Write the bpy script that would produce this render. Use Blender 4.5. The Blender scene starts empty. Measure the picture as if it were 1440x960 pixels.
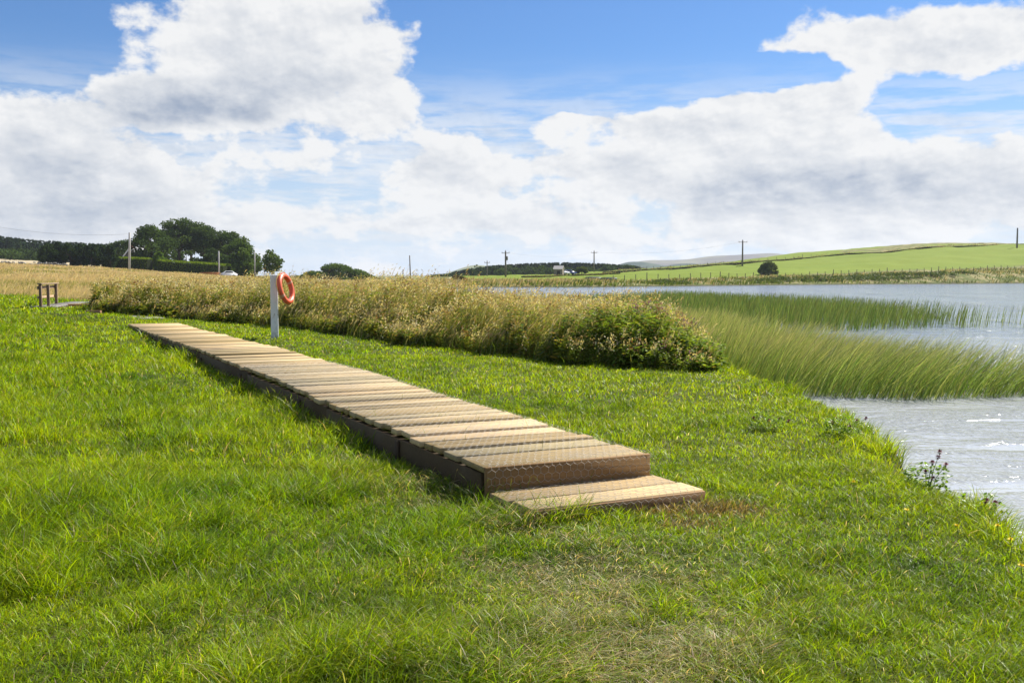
import bpy, bmesh, math, random
import numpy as np
from mathutils import Vector, Matrix

random.seed(11)
rng = np.random.default_rng(11)
sc = bpy.context.scene
COL = sc.collection
R = math.radians

# ------------------------------------------------------------------ camera
F, CX, CY = 1400.0, 720.0, 480.0            # focal length in photo pixels (about 35 mm)
PITCH = math.atan(93 / F)                   # looking slightly down
CAMZ = 1.55
CP, SP = math.cos(PITCH), math.sin(PITCH)
cam_d = bpy.data.cameras.new('camera')
cam = bpy.data.objects.new('camera', cam_d)
COL.objects.link(cam)
cam.location = (0, 0, CAMZ)
cam.rotation_euler = (math.pi / 2 - PITCH, 0, 0)
cam_d.sensor_width = 36
cam_d.lens = 36 * F / 1440
cam_d.clip_start = 0.05
cam_d.clip_end = 20000
sc.camera = cam


def ray(px, py):
    xc, yc = (px - CX) / F, -(py - CY) / F
    return xc, CP + yc * SP, -SP + yc * CP


def at(px, py, z):
    """where the sight line through a photo pixel meets height z"""
    dx, dy, dz = ray(px, py)
    t = (z - CAMZ) / dz
    return Vector((dx * t, dy * t, z))


def at_depth(px, py, Y):
    dx, dy, dz = ray(px, py)
    t = Y / dy
    return Vector((dx * t, Y, CAMZ + dz * t))


# ------------------------------------------------------------------ render look
sc.view_settings.view_transform = 'Standard'
sc.view_settings.look = 'None'
sc.view_settings.gamma = 1.0
sc.view_settings.exposure = 0.95
sc.view_settings.use_curve_mapping = False
sc.render.engine = 'CYCLES'
sc.cycles.use_denoising = True
sc.cycles.max_bounces = 8
sc.cycles.diffuse_bounces = 3
sc.cycles.glossy_bounces = 3
sc.cycles.transmission_bounces = 4
sc.cycles.transparent_max_bounces = 6
sc.cycles.sample_clamp_indirect = 6.0
sc.cycles.blur_glossy = 0.5

# ------------------------------------------------------------------ sun and sky
SUN_AZ, SUN_EL = R(47), R(43)               # behind the right shoulder of the lake
sd_ = bpy.data.lights.new('sun', 'SUN')
sd_.energy = 5.0
sd_.angle = R(0.55)
sd_.color = (1.0, 0.95, 0.86)
sun = bpy.data.objects.new('sun', sd_)
COL.objects.link(sun)
to_sun = Vector((math.sin(SUN_AZ) * math.cos(SUN_EL), math.cos(SUN_AZ) * math.cos(SUN_EL), math.sin(SUN_EL)))
sun.rotation_euler = to_sun.to_track_quat('Z', 'Y').to_euler()
sun.location = (60, 60, 80)

world = bpy.data.worlds.new('World')
sc.world = world
world.use_nodes = True


class NB:
    """small helper to write node trees as expressions"""
    def __init__(self, tree):
        self.t = tree
        self.n = tree.nodes
        self.l = tree.links

    def put(self, sock, v):
        if hasattr(v, 'is_output') or hasattr(v, 'is_linked'):
            self.l.new(v, sock)
        else:
            sock.default_value = v

    def math(self, op, a, b=None, c=None, clamp=False):
        n = self.n.new('ShaderNodeMath'); n.operation = op; n.use_clamp = clamp
        for i, v in enumerate((a, b, c)):
            if v is not None: self.put(n.inputs[i], v)
        return n.outputs[0]

    def vmath(self, op, a, b=None, out=0):
        n = self.n.new('ShaderNodeVectorMath'); n.operation = op
        for i, v in enumerate((a, b)):
            if v is not None: self.put(n.inputs[i], v)
        return n.outputs[out]

    def noise(self, vec, scale, detail=2.0, rough=0.5, dist=0.0, out='Fac', lac=2.0):
        n = self.n.new('ShaderNodeTexNoise'); n.noise_dimensions = '3D'
        if vec is not None: self.put(n.inputs['Vector'], vec)
        for k, v in (('Scale', scale), ('Detail', detail), ('Roughness', rough), ('Distortion', dist), ('Lacunarity', lac)):
            n.inputs[k].default_value = v
        return n.outputs[out]

    def maprange(self, v, a, b, c=0.0, d=1.0, smooth=True):
        n = self.n.new('ShaderNodeMapRange'); n.interpolation_type = 'SMOOTHSTEP' if smooth else 'LINEAR'
        self.put(n.inputs[0], v)
        for i, x in enumerate((a, b, c, d)): n.inputs[i + 1].default_value = x
        return n.outputs[0]

    def mix(self, fac, a, b, blend='MIX'):
        n = self.n.new('ShaderNodeMix'); n.data_type = 'RGBA'; n.blend_type = blend
        self.put(n.inputs[0], fac); self.put(n.inputs[6], a); self.put(n.inputs[7], b)
        return n.outputs[2]

    def xyz(self, v):
        n = self.n.new('ShaderNodeSeparateXYZ'); self.put(n.inputs[0], v); return n.outputs

    def comb(self, x, y, z):
        n = self.n.new('ShaderNodeCombineXYZ')
        for i, v in enumerate((x, y, z)): self.put(n.inputs[i], v)
        return n.outputs[0]


def azel(px, py):
    d = Vector(ray(px, py)).normalized()
    return 10 * math.atan2(d.x, d.y), 10 * math.asin(d.z)


# clouds: (centre x, centre y, radius x, radius y, weight, tilt) read off as directions in the sky
CLOUDS = [
    (390, 70, 190, 92, 1.6, 0.0), (270, 145, 150, 46, 1.6, -0.08), (520, 95, 90, 85, 1.5, 0.0),
    (570, 150, 66, 32, 1.3, 0.1), (215, 30, 75, 55, 0.8, 0.0), (410, 20, 120, 60, 0.9, 0.0),
    (0, 165, 62, 75, 1.0, 0.0), (90, 240, 190, 88, 1.25, 0.12), (40, 290, 190, 70, 1.1, 0.0), (120, 135, 36, 40, 0.35, 0.0),
    (400, 205, 105, 42, 0.75, 0.0), (520, 205, 110, 26, 0.5, 0.0), (640, 235, 85, 58, 1.35, 0.0),
    (450, 270, 190, 16, 0.45, 0.0), (600, 310, 180, 16, 0.5, 0.0), (330, 310, 220, 22, 0.55, 0.0),
    (860, 162, 170, 22, 1.2, -0.10), (1060, 165, 250, 50, 1.6, -0.03), (760, 185, 110, 18, 0.7, -0.05), (880, 232, 150, 42, 1.0, 0.0),
    (1080, 250, 190, 55, 1.2, 0.0), (1240, 240, 170, 62, 1.1, 0.1), (760, 225, 90, 10, 0.45, 0.0), (1420, 240, 80, 55, 1.0, 0.0),
    (1200, 300, 300, 24, 0.9, 0.0), (760, 305, 130, 30, 0.7, 0.0), (900, 350, 40, 24, 0.55, 0.0), (960, 325, 280, 18, 0.35, 0.0), (1150, 338, 160, 16, 0.6, 0.0),
    (1300, 64, 250, 42, 1.5, 0.03), (1110, 62, 100, 13, 0.6, -0.1), (1130, 10, 48, 14, 0.6, 0.0), (1400, 30, 110, 34, 0.9, 0.0), (1140, 96, 75, 8, 0.45, 0.12),
    (1055, 20, 12, 8, 0.55, 0.0), (583, 12, 16, 9, 0.6, 0.0), (15, 50, 24, 14, 0.25, 0.0), (1415, 172, 60, 16, 0.55, 0.0),
    (800, 70, 220, 78, -1.6, 0.0), (930, 130, 120, 14, -0.5, -0.05), (660, 160, 70, 18, -0.4, 0.0), (60, 70, 110, 50, -0.5, 0.0), (1320, 155, 120, 20, -0.8, 0.0), (1020, 112, 170, 13, -1.3, -0.04), (1240, 118, 120, 10, -0.9, 0.05), (180, 100, 20, 60, 0.6, 0.3), (900, 190, 65, 9, -0.55, -0.08), (525, 143, 26, 12, -1.2, 0.2),
    (240, 195, 50, 20, -0.45, 0.0), (760, 245, 60, 10, -0.35, 0.0), (640, 195, 80, 10, -0.2, 0.0),
]


DARK = [
    (250, 152, 140, 36, 1.0, -0.05), (420, 128, 110, 34, 0.6, 0.0), (60, 232, 130, 40, 0.55, 0.0), (110, 300, 190, 42, 0.55, 0.0), (30, 330, 160, 30, 0.4, 0.0),
    (1050, 266, 95, 26, 1.0, 0.0), (1220, 262, 120, 24, 1.0, 0.0), (880, 240, 70, 26, 0.35, 0.0), (1340, 255, 90, 34, 0.4, 0.0), (585, 228, 34, 22, 0.55, 0.0),
    (1415, 275, 60, 40, 0.5, 0.0), (1100, 325, 330, 20, 0.25, 0.0), (720, 310, 160, 18, 0.25, 0.0), (1250, 100, 160, 14, 0.18, 0.0), (960, 160, 150, 16, 0.18, 0.0),
    (520, 330, 200, 18, 0.2, 0.0),
]
AZ_SPAN, ROWS, STOPS = 5.6, 16, 31         # tenths of a radian either side, elevation rows, azimuth stops
EL0, EL1 = -0.05, 2.85


def sky_field(az, el):
    """coverage and greyness of the cloud field around one direction"""
    def blobs(lst, hi):
        v, neg = 0.0, 0.0
        for (px, py, rx, ry, wt, tilt) in lst:
            a, e = azel(px, py)
            dx, dy = az - a, el - e
            c, s_ = math.cos(tilt), math.sin(tilt)
            dx, dy = c * dx - s_ * dy, s_ * dx + c * dy
            r = math.hypot(dx * F / 10 / rx, dy * F / 10 / ry)
            t = min(1, max(0, (hi - r) / (hi - 0.25)))
            t = t * t * (3 - 2 * t)
            if wt > 0: v = max(v, wt * t) + 0.12 * min(v, wt * t)
            else: neg += wt * t
        return v + neg
    cov = 0.32 - 0.75 * min(1, max(0, (el - 0.15) / 1.5))
    if abs(az) > 4.9: cov += 0.25
    return 1.12 * blobs(CLOUDS, 1.55) + cov, blobs(DARK, 1.5)


def build_world():
    b = NB(world.node_tree)
    b.n.clear()
    world.cycles.sampling_method = 'NONE'
    out = b.n.new('ShaderNodeOutputWorld')
    bg = b.n.new('ShaderNodeBackground')
    bg.inputs['Strength'].default_value = 0.1
    b.l.new(bg.outputs[0], out.inputs[0])
    sky = b.n.new('ShaderNodeTexSky')
    sky.sky_type = 'NISHITA'
    sky.sun_disc = False
    sky.sun_elevation = SUN_EL
    sky.sun_rotation = SUN_AZ
    sky.air_density = 1.0
    sky.dust_density = 0.2
    sky.ozone_density = 4.0
    tc = b.n.new('ShaderNodeTexCoord')
    x, y, z = b.xyz(tc.outputs['Generated'])
    az = b.math('MULTIPLY', b.math('ARCTAN2', x, y), 10.0)
    el = b.math('MULTIPLY', b.math('ARCSINE', z), 10.0)
    # clouds keep their proportions high up and flatten towards the horizon
    elw = b.math('MULTIPLY', b.math('POWER', b.math('MAXIMUM', b.math('ADD', el, 0.25), 0.01), 0.72), 2.4)
    st = b.comb(az, elw, 0.0)
    w1 = b.vmath('SUBTRACT', b.noise(st, 1.5, 3, 0.55, out='Color'), (0.5, 0.5, 0.5))
    wx, wy, _ = b.xyz(w1)
    qx = b.math('ADD', az, b.math('MULTIPLY', wx, 0.7))
    qy = b.math('ADD', el, b.math('MULTIPLY', wy, 0.30))
    fac = b.math('ADD', b.math('MULTIPLY', qx, 0.5 / AZ_SPAN), 0.5)
    v = None
    for i in range(ROWS):
        e = EL0 + (EL1 - EL0) * i / (ROWS - 1)
        n = b.n.new('ShaderNodeValToRGB')
        cr = n.color_ramp
        cr.interpolation = 'B_SPLINE'
        for k in range(STOPS):
            p = k / (STOPS - 1)
            s = cr.elements[0] if k == 0 else (cr.elements[1] if k == 1 else cr.elements.new(p))
            s.position = p
        for k in range(STOPS):
            p = k / (STOPS - 1)
            c, g = sky_field((2 * p - 1) * AZ_SPAN, e)
            cr.elements[k].color = (min(1, max(0, c * 0.3 + 0.4)), min(1, max(0, g)), 0, 1)
        b.l.new(fac, n.inputs[0])
        if v is None:
            v = n.outputs[0]
        else:
            step = (EL1 - EL0) / (ROWS - 1)
            t = b.maprange(qy, e - step, e, smooth=False)
            v = b.mix(t, v, n.outputs[0])
    r, g_, _ = b.xyz(v)
    cover = b.math('MULTIPLY', b.math('SUBTRACT', r, 0.4), 3.3333)
    cover = b.math('ADD', cover, b.maprange(el, 2.9, 6.0, 0.0, 0.48))

    def detail(off):
        p = st if off is None else b.vmath('ADD', st, off)
        n1 = b.noise(p, 1.7, 7, 0.60)
        return b.math('MULTIPLY', b.math('SUBTRACT', n1, 0.5), 2.3)
    n0, n1, n2 = detail(None), detail((0.12, 0.20, 0.0)), detail((0.035, 0.06, 0.0))
    d0 = b.math('ADD', cover, n0)
    alpha = b.maprange(d0, 0.20, 0.60)
    thick = b.maprange(d0, 0.5, 1.7)
    edge = b.math('SUBTRACT', n0, n1)
    lumps = b.maprange(b.noise(b.vmath('ADD', st, (3.1, 9.2, 5.0)), 2.2, 4, 0.55), 0.32, 0.64, 0.62, 1.10)
    body = b.math('MAXIMUM', b.math('MULTIPLY', thick, 0.8), b.maprange(cover, 0.2, 1.1, 0.0, 0.75))
    dark = b.math('MULTIPLY', b.math('MULTIPLY', g_, body), lumps)
    dark = b.math('ADD', dark, b.math('MULTIPLY', b.math('MULTIPLY', thick, lumps), 0.20))
    lum = b.math('ADD', b.math('MULTIPLY', b.math('SUBTRACT', n0, n2), 0.38), b.math('SUBTRACT', 0.97, b.math('MULTIPLY', dark, 0.85)))
    lum = b.math('ADD', lum, b.math('MULTIPLY', edge, 0.36))
    lum = b.math('ADD', lum, 0.0, clamp=True)
    # thin streaky veil low in the sky
    sv = b.noise(b.vmath('MULTIPLY', b.comb(az, el, 4.0), (0.9, 6.5, 1.0)), 1.3, 5, 0.6)
    veil = b.math('MULTIPLY', b.maprange(sv, 0.36, 0.62), b.maprange(b.math('ABSOLUTE', b.math('SUBTRACT', el, 0.9)), 0.3, 1.25, 0.7, 0.0))
    alpha = b.math('MAXIMUM', alpha, veil)
    ccol = b.mix(lum, (1.55, 1.95, 2.65, 1), (4.65, 4.68, 4.72, 1))
    blue = b.mix(1.0, sky.outputs[0], (0.33, 0.46, 0.61, 1), 'MULTIPLY')
    haze = b.maprange(el, -0.2, 2.3, 0.95, 0.0)
    base = b.mix(haze, blue, (3.5, 4.05, 4.8, 1))
    b.l.new(b.mix(alpha, base, ccol), bg.inputs[0])


build_world()

# ------------------------------------------------------------------ helpers for meshes and objects
def mesh_obj(name, verts, faces=None, mat=None, parent=None, tint=None, loops=None, counts=None, smooth=False, extra=None):
    """one mesh object from numpy arrays; tint is a colour per vertex"""
    me = bpy.data.meshes.new(name)
    verts = np.asarray(verts, np.float32)
    me.vertices.add(len(verts)); me.vertices.foreach_set('co', verts.ravel())
    if loops is None:
        loops = np.asarray([i for f in faces for i in f], np.int32)
        counts = np.asarray([len(f) for f in faces], np.int32)
    starts = np.concatenate(([0], np.cumsum(counts)[:-1])).astype(np.int32)
    me.loops.add(len(loops)); me.loops.foreach_set('vertex_index', loops.astype(np.int32))
    me.polygons.add(len(counts)); me.polygons.foreach_set('loop_start', starts)
    if smooth:
        me.polygons.foreach_set('use_smooth', np.ones(len(counts), bool))
    me.update(calc_edges=True)
    if tint is not None:
        a = me.attributes.new('tint', 'FLOAT_COLOR', 'POINT')
        t = np.ones((len(verts), 4), np.float32); t[:, :tint.shape[1]] = tint
        a.data.foreach_set('color', t.ravel())
    for k, v in (extra or {}).items():
        a = me.attributes.new(k, 'FLOAT', 'POINT'); a.data.foreach_set('value', np.asarray(v, np.float32))
    o = bpy.data.objects.new(name, me)
    COL.objects.link(o)
    if mat: me.materials.append(mat)
    if parent: o.parent = parent
    return o


class Acc:
    """collects many small surfaces into one mesh"""
    def __init__(self):
        self.v, self.l, self.c, self.t, self.n = [], [], [], [], 0

    def add(self, v, l, c, t):
        self.v.append(v); self.l.append(l + self.n); self.c.append(c); self.t.append(t); self.n += len(v)

    def build(self, name, mat, parent=None, smooth=False):
        return mesh_obj(name, np.concatenate(self.v), None, mat, parent, np.concatenate(self.t), np.concatenate(self.l), np.concatenate(self.c), smooth)


def tag(o, label=None, cat=None, group=None, kind=None):
    for k, v in (('label', label), ('category', cat), ('group', group), ('kind', kind)):
        if v: o[k] = v
    return o


def empty(name, loc, rz=0.0):
    o = bpy.data.objects.new(name, None)
    o.empty_display_size = 0.2
    o.location = loc; o.rotation_euler = (0, 0, rz)
    COL.objects.link(o)
    return o


def from_bm(name, bm, mat, parent=None, smooth=False):
    me = bpy.data.meshes.new(name)
    bmesh.ops.recalc_face_normals(bm, faces=bm.faces)
    bm.to_mesh(me); bm.free()
    if smooth:
        me.polygons.foreach_set('use_smooth', np.ones(len(me.polygons), bool))
    o = bpy.data.objects.new(name, me)
    COL.objects.link(o)
    if mat: me.materials.append(mat)
    if parent: o.parent = parent
    return o


def bm_box(bm, c, size, rot=None, bevel=0.0, jitter=0.0):
    m = Matrix.Translation(Vector(c))
    if rot is not None: m = m @ rot
    r = bmesh.ops.create_cube(bm, size=1.0, matrix=m @ Matrix.Diagonal((*size, 1)))
    vs = r['verts']
    if jitter:
        for v in vs: v.co += Vector([random.uniform(-jitter, jitter) for _ in range(3)])
    if bevel:
        es = list({e for v in vs for e in v.link_edges})
        bmesh.ops.bevel(bm, geom=es, offset=bevel, segments=1, affect='EDGES', profile=0.5)


def bm_tube(bm, pts, radii, n=8, caps=True):
    """a tube along a polyline"""
    pts = [Vector(p) for p in pts]
    if not hasattr(radii, '__len__'): radii = [radii] * len(pts)
    rings = []
    for i, p in enumerate(pts):
        t = (pts[min(i + 1, len(pts) - 1)] - pts[max(i - 1, 0)]).normalized()
        a = t.orthogonal().normalized() if i == 0 else (a - t * a.dot(t)).normalized()
        b_ = t.cross(a)
        rings.append([bm.verts.new(p + (a * math.cos(2 * math.pi * k / n) + b_ * math.sin(2 * math.pi * k / n)) * radii[i]) for k in range(n)])
    for r0, r1 in zip(rings, rings[1:]):
        for k in range(n):
            bm.faces.new((r0[k], r0[(k + 1) % n], r1[(k + 1) % n], r1[k]))
    if caps:
        bm.faces.new(rings[0][::-1]); bm.faces.new(rings[-1])


def vnoise(x, y, seed=0):
    """smooth value noise in 0..1 on numpy arrays"""
    x = np.asarray(x, np.float64); y = np.asarray(y, np.float64)
    xi, yi = np.floor(x).astype(np.int64), np.floor(y).astype(np.int64)
    fx, fy = x - xi, y - yi
    fx, fy = fx * fx * (3 - 2 * fx), fy * fy * (3 - 2 * fy)

    def h(i, j):
        n = (i * 374761393 + j * 668265263 + seed * 1442695041) & 0xffffffff
        n = ((n ^ (n >> 13)) * 1274126177) & 0xffffffff
        return ((n ^ (n >> 16)) & 0xffff) / 65535.0
    return (h(xi, yi) * (1 - fx) + h(xi + 1, yi) * fx) * (1 - fy) + (h(xi, yi + 1) * (1 - fx) + h(xi + 1, yi + 1) * fx) * fy


def fbm(x, y, seed=0, oct=3):
    s, a, t = 0.0, 0.5, 0.0
    for i in range(oct):
        s = s + a * vnoise(x * 2 ** i, y * 2 ** i, seed + i); t += a; a *= 0.5
    return s / t


def sstep(a, b, x):
    t = np.clip((x - a) / (b - a), 0, 1)
    return t * t * (3 - 2 * t)


def in_poly(x, y, poly):
    inside = np.zeros(np.shape(x), bool)
    n = len(poly)
    for i in range(n):
        x0, y0 = poly[i]; x1, y1 = poly[(i + 1) % n]
        c = (y0 > y) != (y1 > y)
        with np.errstate(divide='ignore', invalid='ignore'):
            inside ^= c & (x < (x1 - x0) * (y - y0) / (y1 - y0 + 1e-12) + x0)
    return inside


def poly_dist(x, y, poly, closed=True):
    d = np.full(np.shape(x), 1e12)
    n = len(poly)
    for i in range(n if closed else n - 1):
        x0, y0 = poly[i]; x1, y1 = poly[(i + 1) % n]
        ex, ey = x1 - x0, y1 - y0
        t = np.clip(((x - x0) * ex + (y - y0) * ey) / (ex * ex + ey * ey + 1e-12), 0, 1)
        d = np.minimum(d, (x - x0 - t * ex) ** 2 + (y - y0 - t * ey) ** 2)
    return np.sqrt(d)


# ------------------------------------------------------------------ the lie of the land
WATER = -0.35
LAKE = [(5, -30), (3.2, -8), (2.9, 0), (3.1, 4), (3.3, 6), (3.5, 8), (3.75, 10), (3.95, 12), (4.1, 14), (3.95, 16.5), (3.3, 20), (2.3, 24), (1.2, 28), (0.0, 33),
        (-2.5, 42), (-5, 60), (-8, 90), (-10, 125), (-9, 150), (-5, 158), (4, 157), (14, 159), (22, 166), (35, 177), (48, 188), (59, 196), (74, 206), (90, 214), (104, 221),
        (120, 230), (150, 246), (220, 270), (330, 280), (420, 200), (380, 60), (200, -40), (60, -60)]
YK = [-400, 0, 10, 24, 45, 100, 160, 210, 260, 330, 400, 470, 600, 1000, 2500, 6000]
PK = [-900, -200, 0, 160, 300, 400, 480, 560, 640, 700, 780, 860, 1000, 1140, 1300, 1440, 1700, 2600]
#        -400  0   10   24   45   100  160   210  260  330  400  470  600 1000 2500 6000
ZT = [
    [0.0, 0.0, 0.0, .13, .40, 1.6, 3.0, 4.6, 5.8, 7.5, 9.0, 10, 12, 14, 10, 0],      # -900
    [0.0, 0.0, 0.0, .13, .35, 1.4, 2.9, 4.4, 5.6, 7.5, 9.0, 10, 12, 14, 10, 0],      # -200
    [0.0, 0.0, 0.0, .13, .30, 1.2, 2.6, 3.95, 5.0, 6.6, 8.0, 9.0, 10, 10, 6, 0],     # 0
    [0.0, 0.0, 0.0, .12, .25, .95, 1.9, 2.75, 3.6, 4.6, 5.4, 6.5, 7, 7, 4, 0],       # 160
    [0.0, 0.0, 0.0, .12, .22, .65, 1.0, 1.30, 1.7, 2.2, 2.6, 3.0, 3, 3, 2, 0],       # 300
    [0.0, 0.0, 0.0, .12, .20, .45, .55, .55, .50, .30, 0.0, -.4, -1, -1, 0, 0],      # 400
    [0.0, 0.0, 0.0, .08, .10, .20, .25, .20, 0.0, -.5, -1.0, -1.2, -2, -2, 0, 0],    # 480
    [0.0, 0.0, 0.0, .04, .05, .10, .10, .15, 0.1, 0.0, -.4, -.8, -2, -2, 0, 0],      # 560
    [0.0, 0.0, 0.0, 0.0, 0.0, 0.0, 0.0, .50, .70, 1.0, .8, .5, 0, 0, 0, 0],          # 640
    [0.0, 0.0, 0.0, 0.0, 0.0, 0.0, .10, .70, .95, 1.2, 1.2, 1.2, 0, 0, 0, 0],        # 700
    [0.0, 0.0, 0.0, 0.0, 0.0, 0.0, .10, .70, 1.3, 1.7, 1.4, 1.2, 0, 0, 0, 0],        # 780
    [0.0, 0.0, 0.0, 0.0, 0.0, 0.0, .05, .85, 1.75, 3.0, 3.2, 2.6, 1, 0, 0, 0],       # 860
    [0.0, 0.0, 0.0, 0.0, 0.0, 0.0, 0.0, 0.95, 2.5, 4.6, 5.9, 6.6, 6, 3, 0, 0],       # 1000
    [0.0, 0.0, 0.0, 0.0, 0.0, 0.0, 0.0, 1.0, 3.3, 6.8, 10.4, 12.8, 12, 5, 0, 0],     # 1140
    [0.0, 0.0, 0.0, 0.0, 0.0, 0.0, 0.0, 1.0, 3.6, 10.4, 14.6, 15.0, 13, 6, 0, 0],    # 1300
    [0.0, 0.0, 0.0, 0.0, 0.0, 0.0, 0.0, 0.6, 3.2, 11.6, 14.2, 14.6, 12, 6, 0, 0],    # 1440
    [0.0, 0.0, 0.0, 0.0, 0.0, 0.0, 0.0, 0.5, 2.8, 11.0, 14.0, 14.0, 12, 6, 0, 0],    # 1700
    [0.0, 0.0, 0.0, 0.0, 0.0, 0.0, 0.0, 0.5, 2.0, 6.0, 8.0, 9.0, 9, 5, 0, 0],        # 2600
]
_gp = np.linspace(-900, 2600, 351)
_gy = np.linspace(-400, 1200, 401)
_Z = np.array(ZT)
_Z1 = np.array([np.interp(_gy, YK, row) for row in _Z])
_Zg = np.array([np.interp(_gp, PK, _Z1[:, j]) for j in range(len(_gy))]).T       # [px, y]
for _ in range(2):
    k = np.array([1, 2, 3, 2, 1]) / 9
    p = np.pad(_Zg, ((2, 2), (0, 0)), 'edge'); _Zg = sum(k[i] * p[i:i + _Zg.shape[0]] for i in range(5))
    p = np.pad(_Zg, ((0, 0), (1, 1)), 'edge'); _Zg = (p[:, :-2] + 2 * p[:, 1:-1] + p[:, 2:]) / 4


def land_base(x, y):
    px = np.clip(CX + F * x / np.maximum(y, 6.0), -900, 2600)
    a = (px + 900) / 10; b_ = (np.clip(y, -400, 1200) + 400) / 4
    i, j = np.clip(a.astype(int), 0, 349), np.clip(b_.astype(int), 0, 399)
    fa, fb = a - i, b_ - j
    z = (_Zg[i, j] * (1 - fa) + _Zg[i + 1, j] * fa) * (1 - fb) + (_Zg[i, j + 1] * (1 - fa) + _Zg[i + 1, j + 1] * fa) * fb
    return z * (1 - sstep(1200, 5000, y))


def ground_z(x, y, sd=None):
    """height of the ground; sd is the distance inland from the shore"""
    x = np.asarray(x, float); y = np.asarray(y, float)
    if sd is None: sd = shore(x, y)
    z = land_base(x, y)
    r = np.hypot(x, y)
    z = z + (fbm(x * 0.9, y * 0.9, 3, 3) - 0.5) * 0.10 * sstep(0.5, 6, r) + (fbm(x * 0.12, y * 0.12, 9, 3) - 0.5) * np.minimum(0.004 * r, 1.2)
    # a shallow ditch across the left end of the lawn
    dd = poly_dist(x, y, DITCH, False)
    z = z - 0.16 * np.exp(-(dd / 0.45) ** 2) + 0.10 * np.exp(-((dd - 0.9) / 0.5) ** 2)
    far = y > 120
    width = np.where(far, 7.0, 0.75)
    low = np.where(sd > 0, WATER + 0.02 + 0.22 * sstep(0, 0.12, sd), WATER - np.minimum(1.2, 0.05 - 0.28 * sd))
    t = sstep(0.0, 1.0, sd / width)
    return np.where(sd > 0, low + (z - low) * t, low)


def shore(x, y):
    x = np.asarray(x, float); y = np.asarray(y, float)
    d = poly_dist(x, y, LAKE)
    d = np.where(in_poly(x, y, LAKE), -d, d)
    # the near bank is nibbled by the waves
    near = (1 - sstep(30, 60, y))
    return d + near * (fbm(x * 1.6, y * 1.6, 21, 3) - 0.5) * 0.55


DITCH = [tuple(at(px, py, 0.2).xy) for px, py in ((-40, 447), (20, 446), (75, 447), (120, 450), (160, 456))]

# the boardwalk's own frame: near left corner, across and along
A = at(683, 657, 0.26); B = at(912, 637, 0.26)
BW_ANG = R(26.9)                            # boards lie about two degrees off square
BW_W = 1.292
BW_L = (at(178, 455.5, 0.26) - A).length
ux, uy = math.cos(BW_ANG), math.sin(BW_ANG)


def bw_local(x, y):
    dx, dy = x - A.x, y - A.y
    return dx * ux + dy * uy, -dx * uy + dy * ux


def bw_world(u, v):
    return A.x + u * ux - v * uy, A.y + u * uy + v * ux


# tall herb belt: its front edge as seen from the lawn, its back along the shore
FRONT_PX = [(128, 440, .2), (200, 445, .18), (330, 452, .18), (400, 459, .16), (500, 470, .12), (560, 481, .1), (640, 489, .06), (720, 497, .05), (800, 511, .03), (900, 519, 0), (1000, 527, 0)]
FRONT = [tuple(at(*p).xy) for p in FRONT_PX]
BELT = FRONT + [(3.45, 16.3), (3.3, 19), (2.3, 23), (1.2, 27), (0.0, 32), (-2.7, 41), (-8, 52), (-14, 52), (-19.2, 47.5), (-17, 40.8)]
FRONT_LINE = FRONT


# ------------------------------------------------------------------ materials
def new_mat(name):
    m = bpy.data.materials.new(name); m.use_nodes = True
    b = NB(m.node_tree)
    p = m.node_tree.nodes['Principled BSDF']
    return m, b, p


def attr(b, name, out='Color'):
    n = b.n.new('ShaderNodeAttribute'); n.attribute_name = name
    return n.outputs[out]


def objco(b):
    return b.n.new('ShaderNodeTexCoord').outputs['Object']


def bump(b, p, h, strength=0.3, dist=0.02):
    n = b.n.new('ShaderNodeBump'); n.inputs['Strength'].default_value = strength; n.inputs['Distance'].default_value = dist
    b.put(n.inputs['Height'], h)
    b.l.new(n.outputs[0], p.inputs['Normal'])


def leaf_mat(name, transl=0.45, rough=0.45, spec=0.35):
    """thin leaf: colour from its tint, some light passes through"""
    m, b, p = new_mat(name)
    c = attr(b, 'tint')
    b.put(p.inputs['Base Color'], c)
    p.inputs['Roughness'].default_value = rough
    p.inputs['Specular IOR Level'].default_value = spec
    t = b.n.new('ShaderNodeBsdfTranslucent')
    warm = b.mix(1.0, c, (1.25, 1.15, 0.55, 1), 'MULTIPLY')
    b.put(t.inputs['Color'], warm)
    mx = b.n.new('ShaderNodeMixShader'); mx.inputs[0].default_value = transl
    b.l.new(p.outputs[0], mx.inputs[1]); b.l.new(t.outputs[0], mx.inputs[2])
    b.l.new(mx.outputs[0], b.n['Material Output'].inputs[0])
    return m


def plain_mat(name, col, rough=0.6, var=0.25, scale=6.0, spec=0.3, bumpy=0.0, metallic=0.0, stretch=(1, 1, 1)):
    """surface whose colour wanders a little"""
    m, b, p = new_mat(name)
    v = b.vmath('MULTIPLY', objco(b), stretch)
    n = b.noise(v, scale, 6, 0.6)
    f = b.maprange(n, 0.25, 0.75, 1 - var, 1 + var, smooth=False)
    c = b.vmath('SCALE', (*col,)); sc_ = c.node; b.l.new(f, sc_.inputs['Scale'])
    b.put(p.inputs['Base Color'], c)
    p.inputs['Roughness'].default_value = rough
    p.inputs['Specular IOR Level'].default_value = spec
    p.inputs['Metallic'].default_value = metallic
    if bumpy: bump(b, p, n, 0.6, bumpy)
    return m


def tint_mat(name, rough=0.6, spec=0.3):
    m, b, p = new_mat(name)
    b.put(p.inputs['Base Color'], attr(b, 'tint'))
    p.inputs['Roughness'].default_value = rough
    p.inputs['Specular IOR Level'].default_value = spec
    return m


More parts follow.
